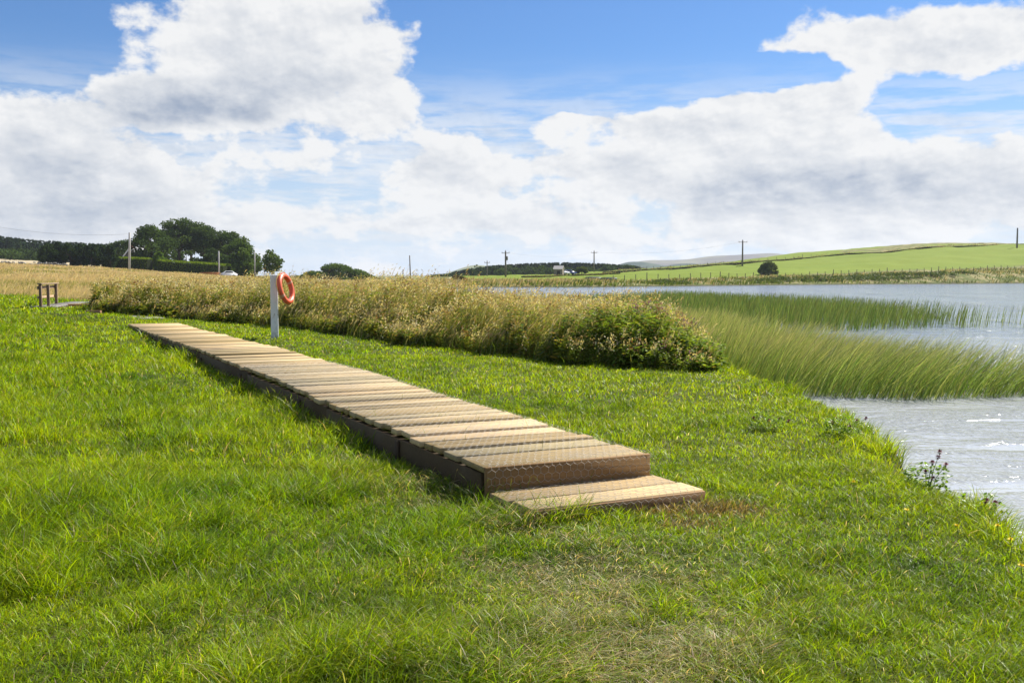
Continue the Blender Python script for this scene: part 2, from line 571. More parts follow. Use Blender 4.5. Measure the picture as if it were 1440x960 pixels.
M = {}
M['grass'] = leaf_mat('grass_blade', 0.53, 0.45, 0.24)
M['leaf'] = leaf_mat('herb_leaf', 0.50, 0.45, 0.3)
M['straw'] = leaf_mat('dry_grass', 0.35, 0.6, 0.2)
M['reed'] = leaf_mat('reed_blade', 0.42, 0.40, 0.35)
M['crown'] = leaf_mat('tree_leaves', 0.32, 0.8, 0.05)
M['bark'] = plain_mat('bark', (0.075, 0.055, 0.04), 0.9, 0.4, 3.0, 0.1, 0.03)


def ground_mat():
    m, b, p = new_mat('ground')
    geo = b.n.new('ShaderNodeNewGeometry').outputs['Position']
    n1 = b.noise(geo, 3.0, 6, 0.65)
    n2 = b.noise(geo, 22.0, 4, 0.6)
    n3 = b.noise(b.vmath('MULTIPLY', geo, (0.7, 1.6, 1)), 0.05, 6, 0.68)
    # under the lawn: earth, moss and old clippings
    lawn = b.mix(n2, (0.030, 0.046, 0.008, 1), (0.085, 0.105, 0.02, 1))
    lawn = b.mix(b.maprange(n1, 0.5, 0.75), lawn, (0.13, 0.10, 0.05, 1))
    tan = b.mix(n1, (0.33, 0.265, 0.16, 1), (0.48, 0.40, 0.26, 1))
    tan = b.mix(b.maprange(n3, 0.5, 0.7), tan, (0.26, 0.23, 0.09, 1))
    field = b.mix(n3, (0.095, 0.160, 0.008, 1), (0.205, 0.235, 0.028, 1))
    field = b.mix(b.math('MULTIPLY', n2, 0.5), field, (0.150, 0.205, 0.016, 1))
    rough = b.mix(b.maprange(b.noise(geo, 0.35, 5, 0.6), 0.40, 0.62), (0.085, 0.110, 0.022, 1), (0.28, 0.235, 0.11, 1))
    mud = b.mix(n1, (0.05, 0.042, 0.028, 1), (0.09, 0.075, 0.05, 1))
    c = b.mix(attr(b, 'meadow', 'Fac'), lawn, tan)
    c = b.mix(attr(b, 'field', 'Fac'), c, field)
    c = b.mix(attr(b, 'rough', 'Fac'), c, rough)
    c = b.mix(attr(b, 'mud', 'Fac'), c, mud)
    b.put(p.inputs['Base Color'], c)
    p.inputs['Roughness'].default_value = 0.95
    p.inputs['Specular IOR Level'].default_value = 0.1
    bump(b, p, n2, 0.7, 0.03)
    return m


# ------------------------------------------------------------------ ground sheet
def build_ground():
    th = np.concatenate([np.linspace(-180, -42, 50)[:-1], np.linspace(-42, 42, 760)[:-1], np.linspace(42, 180, 50)[:-1]])
    rr = np.concatenate([np.geomspace(0.6, 60, 330)[:-1], np.geomspace(60, 700, 210)[:-1], np.geomspace(700, 4300, 36)])
    T, RR = np.meshgrid(np.radians(th), rr)
    x = (RR * np.sin(T)).ravel(); y = (RR * np.cos(T)).ravel()
    sd = shore(x, y)
    z = ground_z(x, y, sd)
    nt, nr = len(th), len(rr)
    idx = np.arange(nt * nr).reshape(nr, nt)
    a = idx[:-1]; b_ = idx[1:]
    q = np.stack([a, np.roll(a, -1, 1), np.roll(b_, -1, 1), b_], -1).reshape(-1, 4)
    loops = q.ravel(); counts = np.full(len(q), 4)
    cv = len(x)
    x = np.append(x, 0.0); y = np.append(y, 0.0); z = np.append(z, z[:nt].mean()); sd = np.append(sd, 3.0)
    fan = np.stack([np.full(nt, cv), np.roll(idx[0], -1), idx[0]], -1)
    loops = np.concatenate([loops, fan.ravel()]); counts = np.concatenate([counts, np.full(nt, 3)])
    px = CX + F * x / np.maximum(y, 1.0)
    front_y = np.interp(px, [-400, 0, 60, 128], [56, 54, 50, 45])
    wob = (fbm(x * .2, y * .2, 5, 3) - .5) * 8
    meadow = sstep(-2, 3, y - front_y + wob) * (px < 720) * (y < 150)
    meadow = np.maximum(meadow, sstep(110, 150, y) * (px < 640))
    meadow = np.where(in_poly(x, y, BELT), 0.25, meadow)
    field = sstep(0, 6, sd - np.interp(px, [640, 800, 900, 1100, 1440], [60, 22, 16, 18, 22])) * (y > 150) * (px > 650)
    rough = sstep(0, 2, sd) * (1 - field) * (y > 140) * (px > 560)
    hl = hedge_depth(px)
    rough = np.maximum(rough, (px > 1180) * (px < 1420) * sstep(2, 6, y - hl) * sstep(0.35, 0.6, fbm(x * .05, y * .05, 7, 3)))
    rough = np.maximum(rough, (y > 620))
    mud = 1 - sstep(0.0, 0.35, sd)
    return mesh_obj('ground', np.stack([x, y, z], -1), None, ground_mat(), None, None, loops, counts, True,
                    {'meadow': meadow, 'field': field, 'rough': rough, 'mud': mud})


def hedge_depth(px):
    return np.interp(px, [840, 1000, 1140, 1300, 1440, 1700], [285, 325, 338, 332, 340, 350])


tag(build_ground(), kind='structure')


# ------------------------------------------------------------------ lake
def water_mat():
    m, b, p = new_mat('lake_water')
    geo = b.n.new('ShaderNodeNewGeometry').outputs['Position']
    x_, y_, z_ = b.xyz(geo)
    # silty and clouded over the shallows; pale sky reflection painted into the base colour
    b.put(p.inputs['Base Color'], b.mix(b.maprange(y_, 14, 40), (0.395, 0.41, 0.42, 1), (0.235, 0.275, 0.34, 1)))
    p.inputs['Roughness'].default_value = 0.11
    p.inputs['IOR'].default_value = 1.333
    # wind from the left: ripples run across it, smoother in the lee of the near bank
    v = b.n.new('ShaderNodeVectorRotate'); v.rotation_type = 'Z_AXIS'; b.l.new(geo, v.inputs[0]); v.inputs['Angle'].default_value = R(-25)
    v1 = b.vmath('MULTIPLY', v.outputs[0], (1.0, 0.45, 1.0))
    w1 = b.noise(v1, 2.2, 4, 0.6, 0.3)
    w2 = b.noise(v1, 9.0, 3, 0.6, 0.2)
    w3 = b.noise(v1, 0.5, 3, 0.5)
    x, y, z = b.xyz(geo)
    open_ = b.maprange(y, 16, 34, 0.0, 1.0)
    patch = b.maprange(b.noise(b.vmath('MULTIPLY', geo, (0.35, 0.8, 1.0)), 0.9, 4, 0.6, 1.2), 0.42, 0.6, 0.15, 1.0)
    amp = b.math('ADD', b.math('MULTIPLY', patch, 0.16), b.math('MULTIPLY', open_, 0.75))
    h = b.math('ADD', b.math('ADD', b.math('MULTIPLY', w1, 0.55), b.math('MULTIPLY', w2, 0.16)), b.math('MULTIPLY', w3, 0.9))
    # cat's paws: fine steep ripples in drifting patches throw back the sun
    cap = b.noise(v1, 15.0, 2, 0.5)
    paw = b.maprange(b.noise(b.vmath('MULTIPLY', geo, (0.5, 1.1, 1.0)), 0.8, 3, 0.6, 0.8), 0.38, 0.56, 0.03, 0.40)
    gust = b.maprange(b.noise(b.vmath('MULTIPLY', geo, (0.5, 0.12, 1.0)), 0.25, 4, 0.6, 0.5), 0.40, 0.62, 0.35, 1.5)
    fine = b.maprange(b.noise(b.vmath('MULTIPLY', geo, (0.45, 0.10, 1.0)), 1.3, 4, 0.65, 0.3), 0.38, 0.62, 0.15, 1.9)
    gust = b.math('MULTIPLY', gust, fine)
    amp = b.math('MULTIPLY', amp, b.mix(open_, (1, 1, 1, 1), gust))
    h = b.math('ADD', b.math('MULTIPLY', h, amp), b.math('MULTIPLY', cap, paw))
    bump(b, p, h, 1.0, 0.16)
    return m


def build_water():
    n = 60
    lx = [p[0] for p in LAKE]; ly = [p[1] for p in LAKE]
    verts = [(x, y, WATER) for x in np.linspace(-20, 430, n) for y in np.linspace(-65, 290, n)]
    faces = [(i * n + j, (i + 1) * n + j, (i + 1) * n + j + 1, i * n + j + 1) for i in range(n - 1) for j in range(n - 1)]
    # keep only the cells that touch the lake
    c = np.array([np.mean([verts[k][:2] for k in f], 0) for f in faces])
    keep = shore(c[:, 0], c[:, 1]) < 7
    return mesh_obj('lake_water', verts, [f for f, k in zip(faces, keep) if k], water_mat())


tag(build_water(), kind='structure')

# ------------------------------------------------------------------ blades and leaves
def blades(acc, P, h, w, ang, bend, col, ts=(0.0, 0.45, 0.8), tip=None, face=None, power=1.7):
    """n grass blades rooted at P, bending towards the compass angle ang"""
    n = len(P)
    h = np.broadcast_to(h, n); w = np.broadcast_to(w, n); bend = np.broadcast_to(bend, n)
    L = np.stack([np.cos(ang), np.sin(ang), np.zeros(n)], -1)
    fa = ang + math.pi / 2 if face is None else face
    S = np.stack([np.cos(fa), np.sin(fa), np.zeros(n)], -1)
    k = len(ts)
    V = np.empty((n, 2 * k + 1, 3), np.float32)
    for i, t in enumerate(list(ts) + [1.0]):
        up = h * t * (1 - 0.38 * np.minimum(bend, 1.5) * t)
        c = P + L * (h * bend * t ** power)[:, None]
        c[:, 2] += up
        if i < k:
            ww = (w * (1 - 0.55 * t) * 0.5)[:, None]
            V[:, 2 * i] = c - S * ww; V[:, 2 * i + 1] = c + S * ww
        else:
            V[:, 2 * k] = c
    f = []
    for i in range(k - 1):
        f.append([2 * i, 2 * i + 1, 2 * i + 3, 2 * i + 2])
    tri = [2 * (k - 1), 2 * (k - 1) + 1, 2 * k]
    loc = np.array([j for q in f for j in q] + tri)
    loops = (np.arange(n)[:, None] * (2 * k + 1) + loc[None]).ravel()
    counts = np.tile([4] * (k - 1) + [3], n)
    T = np.repeat(col[:, None, :], 2 * k + 1, 1)
    if tip is not None:
        T = T.copy(); T[:, -1] = tip
        if k > 2: T[:, -3:-1] = 0.5 * T[:, -3:-1] + 0.5 * tip[:, None]
    acc.add(V.reshape(-1, 3), loops, counts, T.reshape(-1, 3))


def unit(v):
    return v / (np.linalg.norm(v, axis=-1, keepdims=True) + 1e-9)


def leaves(acc, P, D, l, w, col, roll=None, droop=0.0):
    """n diamond leaves starting at P and pointing along D"""
    n = len(P)
    D = unit(D)
    l = np.broadcast_to(l, n)[:, None]; w = np.broadcast_to(w, n)[:, None]
    up = np.tile([0.0, 0.0, 1.0], (n, 1)) if roll is None else roll
    S = unit(np.cross(D, up) + 1e-6)
    mid = P + D * l * 0.45
    tip = P + D * l
    tip[:, 2] -= (l * droop)[:, 0]
    V = np.stack([P, mid - S * w / 2, tip, mid + S * w / 2], 1)
    loops = np.arange(4 * n)
    acc.add(V.reshape(-1, 3), loops, np.full(n, 4), np.repeat(col[:, None, :], 4, 1).reshape(-1, 3))


def pick(n, cols, p=None):
    cols = np.array(cols, float)
    return cols[rng.choice(len(cols), n, p=p)]


def vary(c, a=0.2):
    return np.clip(c * (1 + rng.uniform(-a, a, (len(c), 1))) * (1 + rng.uniform(-a * .35, a * .35, c.shape)), 0.003, 0.95)


# ------------------------------------------------------------------ lawn
def gauss_px(x, y, spots):
    s = np.zeros(np.shape(x))
    for (px, py, rx, ry, wt) in spots:
        c = at(px, py, 0.03)
        s += wt * np.exp(-(((x - c.x) / rx) ** 2 + ((y - c.y) / ry) ** 2))
    return s


WORN = [at(px, py, 0.05).xy for px, py in ((880, 880), (800, 790), (640, 715), (560, 640), (480, 580), (410, 540), (330, 505), (230, 470))]
WORN = [tuple(p) for p in WORN]
DRY_SPOTS = [(860, 830, .75, .6, .75), (960, 925, .7, .5, .6), (760, 770, .6, .45, .55), (1090, 760, .45, .5, .25), (620, 705, .22, .25, .5), (330, 880, .35, .35, .3), (170, 780, .2, .25, .25), (890, 950, .5, .3, .5)]
BROWN = [(990, 714, .34, .20, 1.1), (945, 716, .22, .16, .9), (970, 738, .18, .11, 1.1), (1040, 716, .16, .14, .7)]


def lawn():
    acc = Acc()
    bands = [(2.6, 5.0, 10500, .0042), (5.0, 8.0, 6200, .0052), (8.0, 12.0, 2700, .0075), (12.0, 19.0, 1000, .012), (19.0, 32.0, 380, .021), (32.0, 66.0, 120, .042)]
    for (y0, y1, rho, w0) in bands:
        half = lambda y: 0.56 * y + 1.3
        area = (y1 - y0) * (half(y0) + half(y1))
        n = int(area * rho)
        y = y0 + (y1 - y0) * rng.random(n)
        # widen linearly with distance
        y = np.sqrt(y0 ** 2 + (y1 ** 2 - y0 ** 2) * rng.random(n)) if y0 > 3 else y
        x = (2 * rng.random(n) - 1) * half(y)
        # tussocks: pull blades towards clump centres
        cx, cy = np.floor(x / .13) * .13 + .065, np.floor(y / .13) * .13 + .065
        pull = rng.random(n) ** 2 * 0.55
        x = x + (cx + (vnoise(cx * 9, cy * 9, 31) - .5) * .2 - x) * pull; y = y + (cy + (vnoise(cx * 9, cy * 9, 32) - .5) * .2 - y) * pull
        u, v = bw_local(x, y)
        on_deck = (u > -0.01) & (u < BW_W + .01) & (v > -0.52) & (v < BW_L + .1)
        ok = ~on_deck
        sd = shore(x, y)
        ok &= sd > 0.04 + 0.10 * rng.random(n)
        px = CX + F * x / np.maximum(y, 1)
        fy = np.interp(px, [-400, 0, 60, 128], [56, 54, 50, 45])
        wob = (fbm(x * .2, y * .2, 5, 3) - .5) * 8
        ok &= ~((y - fy + wob > 2) & (px < 720))
        ib = in_poly(x, y, BELT)
        ok &= ~(ib & (poly_dist(x, y, FRONT_LINE, False) > 0.8))
        ok &= ~((px > 640) & (y > 27))
        x, y, px, sd, u, v = x[ok], y[ok], px[ok], sd[ok], u[ok], v[ok]
        n = len(x)
        z = ground_z(x, y, sd)
        worn = np.exp(-(poly_dist(x, y, WORN, False) / 0.42) ** 2)
        dry = worn * 0.7 + gauss_px(x, y, DRY_SPOTS)
        dry = np.clip(dry * sstep(0.32, 0.58, fbm(x * 2.2, y * 2.2, 41, 3)) * .8, 0, 1)
        brown = np.clip(gauss_px(x, y, BROWN), 0, 1)
        # longer sward on the left, mown strip by the boardwalk, tussocks along the deck and the bank
        left = sstep(0.6, -2.5, x + 0.50 * (y - 6.7) * 0.9)
        big = fbm(x * .55, y * .55, 51, 3)
        hh = 0.060 + 0.062 * left * sstep(.25, .65, big) + 0.09 * sstep(.46, .74, fbm(x * 2.1, y * 2.1, 52, 2)) * (.45 + .55 * left)
        near_deck = np.exp(-np.maximum(0, np.maximum(-u, u - BW_W)) / 0.20) * (v > -.7) * (v < BW_L) * (u < 0.4)
        hh += 0.13 * near_deck * sstep(.18, .45, vnoise(v * 1.1, v * 0 + 3, 8))
        hh += 0.17 * np.exp(-(sd / 0.42) ** 2) * sstep(.35, .6, fbm(x * 1.3, y * 1.3, 55, 2)) * (y < 30)
        front = (v > -.95) & (v < -.62) & (u > -.3) & (u < BW_W + .3)
        hh += 0.05 * front * vnoise(u * 6, v * 3, 9) * (u > .15)
        hh *= 1 - 0.25 * dry
        hh *= 0.55 + 0.9 * rng.random(n) ** 1.3
        hh = np.maximum(hh, 0.02)
        w = w0 * (0.6 + 0.8 * rng.random(n))
        ang = rng.uniform(0, 2 * math.pi, n)
        ang = np.where(rng.random(n) < 0.35, rng.normal(-0.2, 0.8, n), ang)
        bend = 0.35 + 0.9 * rng.random(n) ** 1.1 + 0.9 * dry * rng.random(n)
        face = ang + math.pi / 2 + rng.normal(0, 0.7, n)
        # colour of the sward: yellow green, darker tussocks, straw among it
        t1 = (fbm(x * .9, y * .9, 61, 3) + .12 * sstep(-1, 2, x) * sstep(6, 9, y))[:, None]
        t2 = fbm(x * 4.5, y * 4.5, 62, 2)[:, None]
        a, b_, c = np.array([.165, .275, .003]), np.array([.320, .420, .005]), np.array([.050, .130, .004])
        col = a + (b_ - a) * np.clip(t1 * 1.3 - .1, 0, 1) + (c - a) * np.clip(t2 * 2.6 - 1.05, 0, 1)
        straw = pick(n, [(.50, .43, .24), (.38, .33, .16), (.28, .26, .09), (.56, .50, .32)])
        isdry = rng.random(n) < (0.04 + 0.62 * dry + 0.2 * brown)
        col = np.where(isdry[:, None], straw, col)
        rust = pick(n, [(.20, .14, .05), (.27, .20, .07), (.14, .10, .04), (.36, .29, .14)])
        col = np.where((rng.random(n) < brown * .9)[:, None], rust, col)
        col = vary(col, .45)
        ts = (0.0, 0.4, 0.78) if y1 <= 8 else (0.0, 0.6)
        blades(acc, np.stack([x, y, z - .01], -1), hh, w, ang, bend, col, ts, None, face)
    # long seeding blades here and there on the left
    n = 2600
    y = 3 + 12 * rng.random(n) ** 1.4; x = -0.5 - (0.5 * y + .6) * rng.random(n)
    u, v = bw_local(x, y); k = (u < -.15) & (fbm(x * .7, y * .7, 71, 2) > .45); x, y = x[k], y[k]; n = len(x)
    blades(acc, np.stack([x, y, ground_z(x, y)], -1), .12 + .16 * rng.random(n), .004 + .003 * rng.random(n), rng.normal(0, 1.2, n), .2 + .8 * rng.random(n), vary(pick(n, [(.13, .22, .012), (.20, .29, .02), (.30, .30, .08)], [.5, .35, .15]), .2), (0, .35, .7))
    o = acc.build('lawn_grass', M['grass'])
    return tag(o, 'bright green lawn grass with dry straw patches around the boardwalk', 'grass', kind='stuff')


lawn()


# ------------------------------------------------------------------ golden meadow on the rise
def meadow():
    acc = Acc()
    for (y0, y1, rho, w0) in [(38, 60, 60, .016), (60, 95, 30, .03), (95, 150, 14, .055), (150, 232, 6, .10)]:
        n = int((y1 ** 2 - y0 ** 2) * 0.5 * 0.62 * rho)
        y = np.sqrt(y0 ** 2 + (y1 ** 2 - y0 ** 2) * rng.random(n))
        px = -130 + (660 + 130) * rng.random(n)
        x = (px - CX) / F * y
        fy = np.interp(px, [-400, 0, 60, 128], [56, 54, 50, 45]); wob = (fbm(x * .2, y * .2, 5, 3) - .5) * 8
        k = (y - fy + wob > rng.normal(1, 1, n)) & ~in_poly(x, y, BELT) & (shore(x, y) > 1)
        x, y, px = x[k], y[k], px[k]; n = len(x)
        z = ground_z(x, y)
        t = fbm(x * .08, y * .08, 81, 3)
        g = sstep(.50, .72, t) * .55 + .30 * np.exp(-(y - np.interp(px, [0, 128, 600], [54, 46, 46])) / 9)
        col = pick(n, [(.54, .44, .27), (.47, .37, .22), (.60, .51, .34), (.42, .31, .18)])
        green = pick(n, [(.17, .20, .035), (.26, .27, .07)])
        col = np.where((rng.random(n) < g)[:, None], green, col)
        h = (.34 + .30 * rng.random(n)) * (.7 + .6 * fbm(x * .12, y * .12, 82, 2)) * np.interp(y, [0, 60, 230], [1.15, 1.0, .8])
        ang = rng.normal(0.0, .9, n)
        blades(acc, np.stack([x, y, z - .03], -1), h, w0 * (.6 + .8 * rng.random(n)), ang, .25 + .5 * rng.random(n), vary(col, .22), (0, .6), face=rng.normal(0, .8, n))
    return tag(acc.build('meadow_grass', M['straw']), 'golden uncut meadow grass on the rising field at left', 'grass', kind='stuff')


meadow()


# ------------------------------------------------------------------ tall herb belt between lawn and lake
def herb_belt():
    acc = Acc()          # leafy stems
    dry = Acc()          # grasses and seed heads
    xs = [p[0] for p in BELT]; ys = [p[1] for p in BELT]
    n = 90000
    # more plants towards the front where they can be seen
    y = np.exp(rng.uniform(math.log(min(ys)), math.log(max(ys)), n)); x = rng.uniform(min(xs), max(xs), n)
    k = in_poly(x, y, BELT); x, y = x[k], y[k]
    df = poly_dist(x, y, FRONT_LINE, False)
    k = rng.random(len(x)) < np.clip(1.15 - df / 9, .22, 1); x, y, df = x[k], y[k], df[k]
    m = 15000
    if len(x) > m:
        q = rng.permutation(len(x))[:m]; x, y, df = x[q], y[q], df[q]
    n = len(x)
    sd = shore(x, y)
    z = ground_z(x, y, sd)
    px = CX + F * x / y
    # height of the sward along the belt
    H = np.interp(px, [120, 200, 330, 420, 560, 640, 760, 860, 930, 965, 1000, 1040], [.95, 1.0, 1.12, 1.25, 1.32, 1.26, 1.14, 1.06, 1.02, .88, .66, .5])
    H = H * (.58 + .80 * fbm(x * .8, y * .8, 91, 3)) * (.36 + .64 * sstep(0, .35 + 1.5 * vnoise(x * .9, y * .9, 97), df)) * (1 - .25 * sstep(3, 9, df)) * (.72 + .28 * sstep(0.2, 1.5, sd))
    gold = np.interp(px, [120, 250, 400, 520, 640, 760, 860, 960], [.28, .32, .42, .48, .42, .26, .12, .06])
    gold = np.clip(gold + (fbm(x * .35, y * .35, 92, 3) - .5) * 1.0 + .25 * sstep(1, 4, df), 0, 1)
    is_dry = rng.random(n) < gold * .58
    # --- leafy herbs
    i = np.where(~is_dry)[0]
    hs = H[i] * (.55 + .5 * rng.random(len(i)))
    base = np.stack([x[i], y[i], z[i]], -1)
    ang = rng.normal(0.1, 1.0, len(i)); bend = .05 + .22 * rng.random(len(i))
    scol = vary(pick(len(i), [(.10, .13, .03), (.16, .12, .04), (.20, .17, .06)]), .25)
    blades(acc, base, hs, .011, ang, bend, scol, (0, .5), face=rng.uniform(0, 3.14, len(i)))
    L = np.stack([np.cos(ang), np.sin(ang)], -1)
    kind = fbm(x[i] * .9, y[i] * .9, 93, 2)
    nl = 21
    for j in range(nl):
        t = (j + rng.random(len(i))) / nl
        t = .08 + .92 * t
        P = base.copy()
        P[:, :2] += L * (hs * bend * t ** 1.7)[:, None]
        P[:, 2] += hs * t * (1 - .38 * bend * t)
        a = rng.uniform(0, 2 * math.pi, len(i))
        D = np.stack([np.cos(a), np.sin(a), rng.uniform(-.25, .75, len(i))], -1)
        l = (.060 + .085 * rng.random(len(i))) * (1.25 - .65 * t) * (.8 + .6 * (kind > .5)) * np.interp(y[i], [15, 40], [1, 1.5])
        c1 = pick(len(i), [(.080, .140, .014), (.120, .190, .018), (.18, .24, .028), (.24, .24, .05), (.26, .19, .07)], [.28, .32, .22, .12, .06])
        c1 = c1 * (1 + .35 * gold[i])[:, None] * np.array([1.15, 1.0, .9])
        fresh = pick(len(i), [(.11, .19, .018), (.17, .26, .028), (.25, .33, .045)])
        c1 = np.where(((px[i] > 790) & (rng.random(len(i)) < .75))[:, None], fresh, c1)
        leaves(acc, P, D, l, l * (.30 + .25 * rng.random(len(i))), vary(c1, .28), None, .25)
    # --- flower and seed heads of the herbs: sprays of tiny bits
    hk = np.where((hs > .86 * H[i]) & (rng.random(len(i)) < 2.2 * np.interp(px[i], [120, 330, 420, 560, 640, 800, 960, 1000], [.75, .6, .3, .25, .45, .95, .60, .15]) * sstep(.35, .6, fbm(x[i] * 1.3, y[i] * 1.3, 98, 2)) * 2.2))[0]
    tipP = base[hk].copy(); tipP[:, :2] += L[hk] * (hs[hk] * bend[hk])[:, None]; tipP[:, 2] += hs[hk] * (1 - .38 * bend[hk])
    hp = px[i][hk]
    kindn = rng.random(len(hk))
    cream = pick(len(hk), [(.66, .58, .34), (.52, .42, .18), (.60, .50, .27), (.40, .28, .10)], [.33, .25, .27, .15])
    purple = np.tile([.20, .09, .20], (len(hk), 1))
    brown = np.tile([.20, .10, .045], (len(hk), 1))
    hc = np.where(((hp > 880) & (hp < 970) & (kindn < .22))[:, None], purple, np.where((kindn > .86)[:, None], brown, cream))
    sc_h = np.interp(tipP[:, 1], [15, 45], [1.0, 1.9])
    for j in range(15):
        off = rng.normal(0, 1, (len(hk), 3)) * np.array([.035, .035, .05]) * sc_h[:, None]
        D = rng.normal(0, 1, (len(hk), 3)); D[:, 2] += .4
        leaves(dry, tipP + off, D, (.030 + .018 * rng.random(len(hk))) * sc_h, .022 * sc_h, vary(hc, .22), rng.normal(0, 1, (len(hk), 3)))
    # --- dry grasses leaning with the wind
    i = np.where(is_dry)[0]
    for rep in range(5):
        nn = len(i)
        P = np.stack([x[i] + rng.normal(0, .10, nn), y[i] + rng.normal(0, .10, nn), z[i]], -1)
        h = H[i] * (.62 + .40 * rng.random(nn) + (.30 if rep == 4 else 0) * rng.random(nn))
        ang = rng.normal(0.0, .55, nn); bend = .12 + .38 * rng.random(nn)
        g = vary(pick(nn, [(.24, .28, .05), (.38, .34, .15), (.17, .24, .035)]), .22)
        tp = vary(pick(nn, [(.54, .43, .25), (.48, .34, .19), (.62, .53, .35), (.42, .37, .18)]), .22)
        wy = np.interp(y[i], [15, 48], [.008, .02])
        blades(dry, P, h, wy * (.7 + .6 * rng.random(nn)), ang, bend, g, (0, .45, .78), tp, face=rng.normal(0, .9, nn))
        # seed plume
        T = P.copy(); T[:, 0] += np.cos(ang) * h * bend * .93; T[:, 1] += np.sin(ang) * h * bend * .93; T[:, 2] += h * .95 * (1 - .38 * bend)
        D = np.stack([np.cos(ang) * .6, np.sin(ang) * .6, np.full(nn, .8)], -1)
        leaves(dry, T, D, .10 + .08 * rng.random(nn), wy * 1.8, tp, rng.normal(0, 1, (nn, 3)), .2)
    # single tall stems standing out over everything else
    q = np.where(rng.random(len(x)) < .16)[0]; nn = len(q)
    P = np.stack([x[q], y[q], z[q]], -1); h = H[q] * (1.05 + .32 * rng.random(nn)); ang = rng.normal(0.0, .6, nn); bend = .10 + .30 * rng.random(nn)
    wy = np.interp(y[q], [15, 48], [.007, .018]); pale = vary(pick(nn, [(.58, .50, .32), (.50, .42, .24), (.36, .34, .14), (.46, .32, .18)]), .2)
    blades(dry, P, h, wy, ang, bend, vary(pick(nn, [(.30, .30, .10), (.22, .26, .06)]), .2), (0, .4, .75), pale, face=rng.normal(0, .9, nn))
    for t_ in (.80, .88, .95):
        T = P.copy(); T[:, 0] += np.cos(ang) * h * bend * t_ ** 1.7; T[:, 1] += np.sin(ang) * h * bend * t_ ** 1.7; T[:, 2] += h * t_ * (1 - .38 * bend * t_)
        leaves(dry, T, np.stack([np.cos(ang) * .6 + rng.normal(0, .3, nn), rng.normal(0, .3, nn), np.full(nn, .8)], -1), .07 + .05 * rng.random(nn), wy * 1.7, pale, rng.normal(0, 1, (nn, 3)), .2)
    # lower green blades filling the feet of the belt
    nn = 16000
    q = rng.integers(0, len(x), nn)
    P = np.stack([x[q] + rng.normal(0, .2, nn), y[q] + rng.normal(0, .2, nn), z[q]], -1)
    k = ~((np.interp(P[:, 0], [p[0] for p in FRONT][::1], [p[1] for p in FRONT][::1]) - P[:, 1]) > .35)
    P = P[k]; q = q[k]; nn = len(P)
    blades(acc, P, H[q] * (.3 + .5 * rng.random(nn)), .012 * np.interp(y[q], [15, 45], [1, 1.8]), rng.uniform(0, 6.28, nn), .2 + .6 * rng.random(nn), vary(pick(nn, [(.075, .135, .014), (.13, .20, .02), (.20, .22, .05)]), .25), (0, .5))
    tag(acc.build('leafy_herbs', M['leaf']), 'leafy green herbs of the tall belt between lawn and lake', 'wild plants', kind='stuff')
    tag(dry.build('seeding_grass', M['straw']), 'golden seed heads and cream flower sprays topping the tall belt', 'wild grass', kind='stuff')


herb_belt()


# ------------------------------------------------------------------ reeds standing in the lake
def reed_bed(name, poly, n, h0, h1, w, lean, label, cols, tips, tip_p, thin=None):
    acc = Acc()
    xs = [p[0] for p in poly]; ys = [p[1] for p in poly]
    x = rng.uniform(min(xs), max(xs), n * 3); y = rng.uniform(min(ys), max(ys), n * 3)
    k = in_poly(x, y, poly)
    ed = poly_dist(x, y, poly)
    k &= (ed > .35 * fbm(x * 1.5, y * 1.5, 12, 2)) & (rng.random(n * 3) < .35 + .9 * fbm(x * .8, y * .8, 13, 3))
    if thin is not None: k &= rng.random(n * 3) < thin(x, y)
    x, y = x[k][:n], y[k][:n]; n = len(x)
    gust = fbm(x * .6 + 3, y * .35, 14, 3)
    h = (h0 + (h1 - h0) * rng.random(n)) * (.78 + .45 * fbm(x * .9, y * .9, 15, 2))
    ang = rng.normal(0.05, .42, n)
    bend = lean * np.interp(CX + F * x / y, [1000, 1150, 1300], [.55, .85, 1.1]) * (.35 + 1.3 * gust) * (.6 + .7 * rng.random(n))
    col = vary(pick(n, cols), .42)
    tp = np.where((rng.random(n) < tip_p * (.4 + 1.2 * gust))[:, None], pick(n, tips), col)
    z = np.full(n, WATER - .12)
    blades(acc, np.stack([x, y, z], -1), h + .12, w * (.7 + .6 * rng.random(n)), ang, bend, col, (0, .35, .65, .87), vary(tp, .15), face=rng.normal(0.0, .8, n), power=1.3)
    return tag(acc.build(name, M['reed']), label, 'reeds', kind='stuff')


def wp(px, py):
    return tuple(at(px, py, WATER).xy)


REED_FRONT = [wp(1078, 556), wp(1130, 560), wp(1200, 564), wp(1300, 565), wp(1420, 561), wp(1560, 556), wp(1640, 548), wp(1560, 540), (8.6, 17.0), (7.7, 18.0), (7.1, 20.5), (6.9, 23), (6.4, 26.5), (5.2, 31), (2.4, 33), (1.5, 29), (2.7, 24), (3.8, 19.5), (3.9, 17)]
reed_bed('front_reeds', REED_FRONT, 32000, .55, 1.12, .0095, .62, 'pale wind-bent reeds in the near water behind the grassy bank',
         [(.16, .245, .05), (.22, .30, .07), (.11, .185, .035), (.30, .34, .13)], [(.46, .41, .22), (.38, .37, .17), (.55, .48, .28)], .75)
REED_BACK = [(2.3, 36), wp(980, 462), wp(1100, 466), wp(1200, 467), wp(1300, 463), wp(1400, 462), wp(1470, 465), wp(1480, 456), wp(1330, 447), wp(1200, 434), wp(1080, 427), wp(960, 420), (2, 62), (-2.5, 60), (-1.5, 45)]
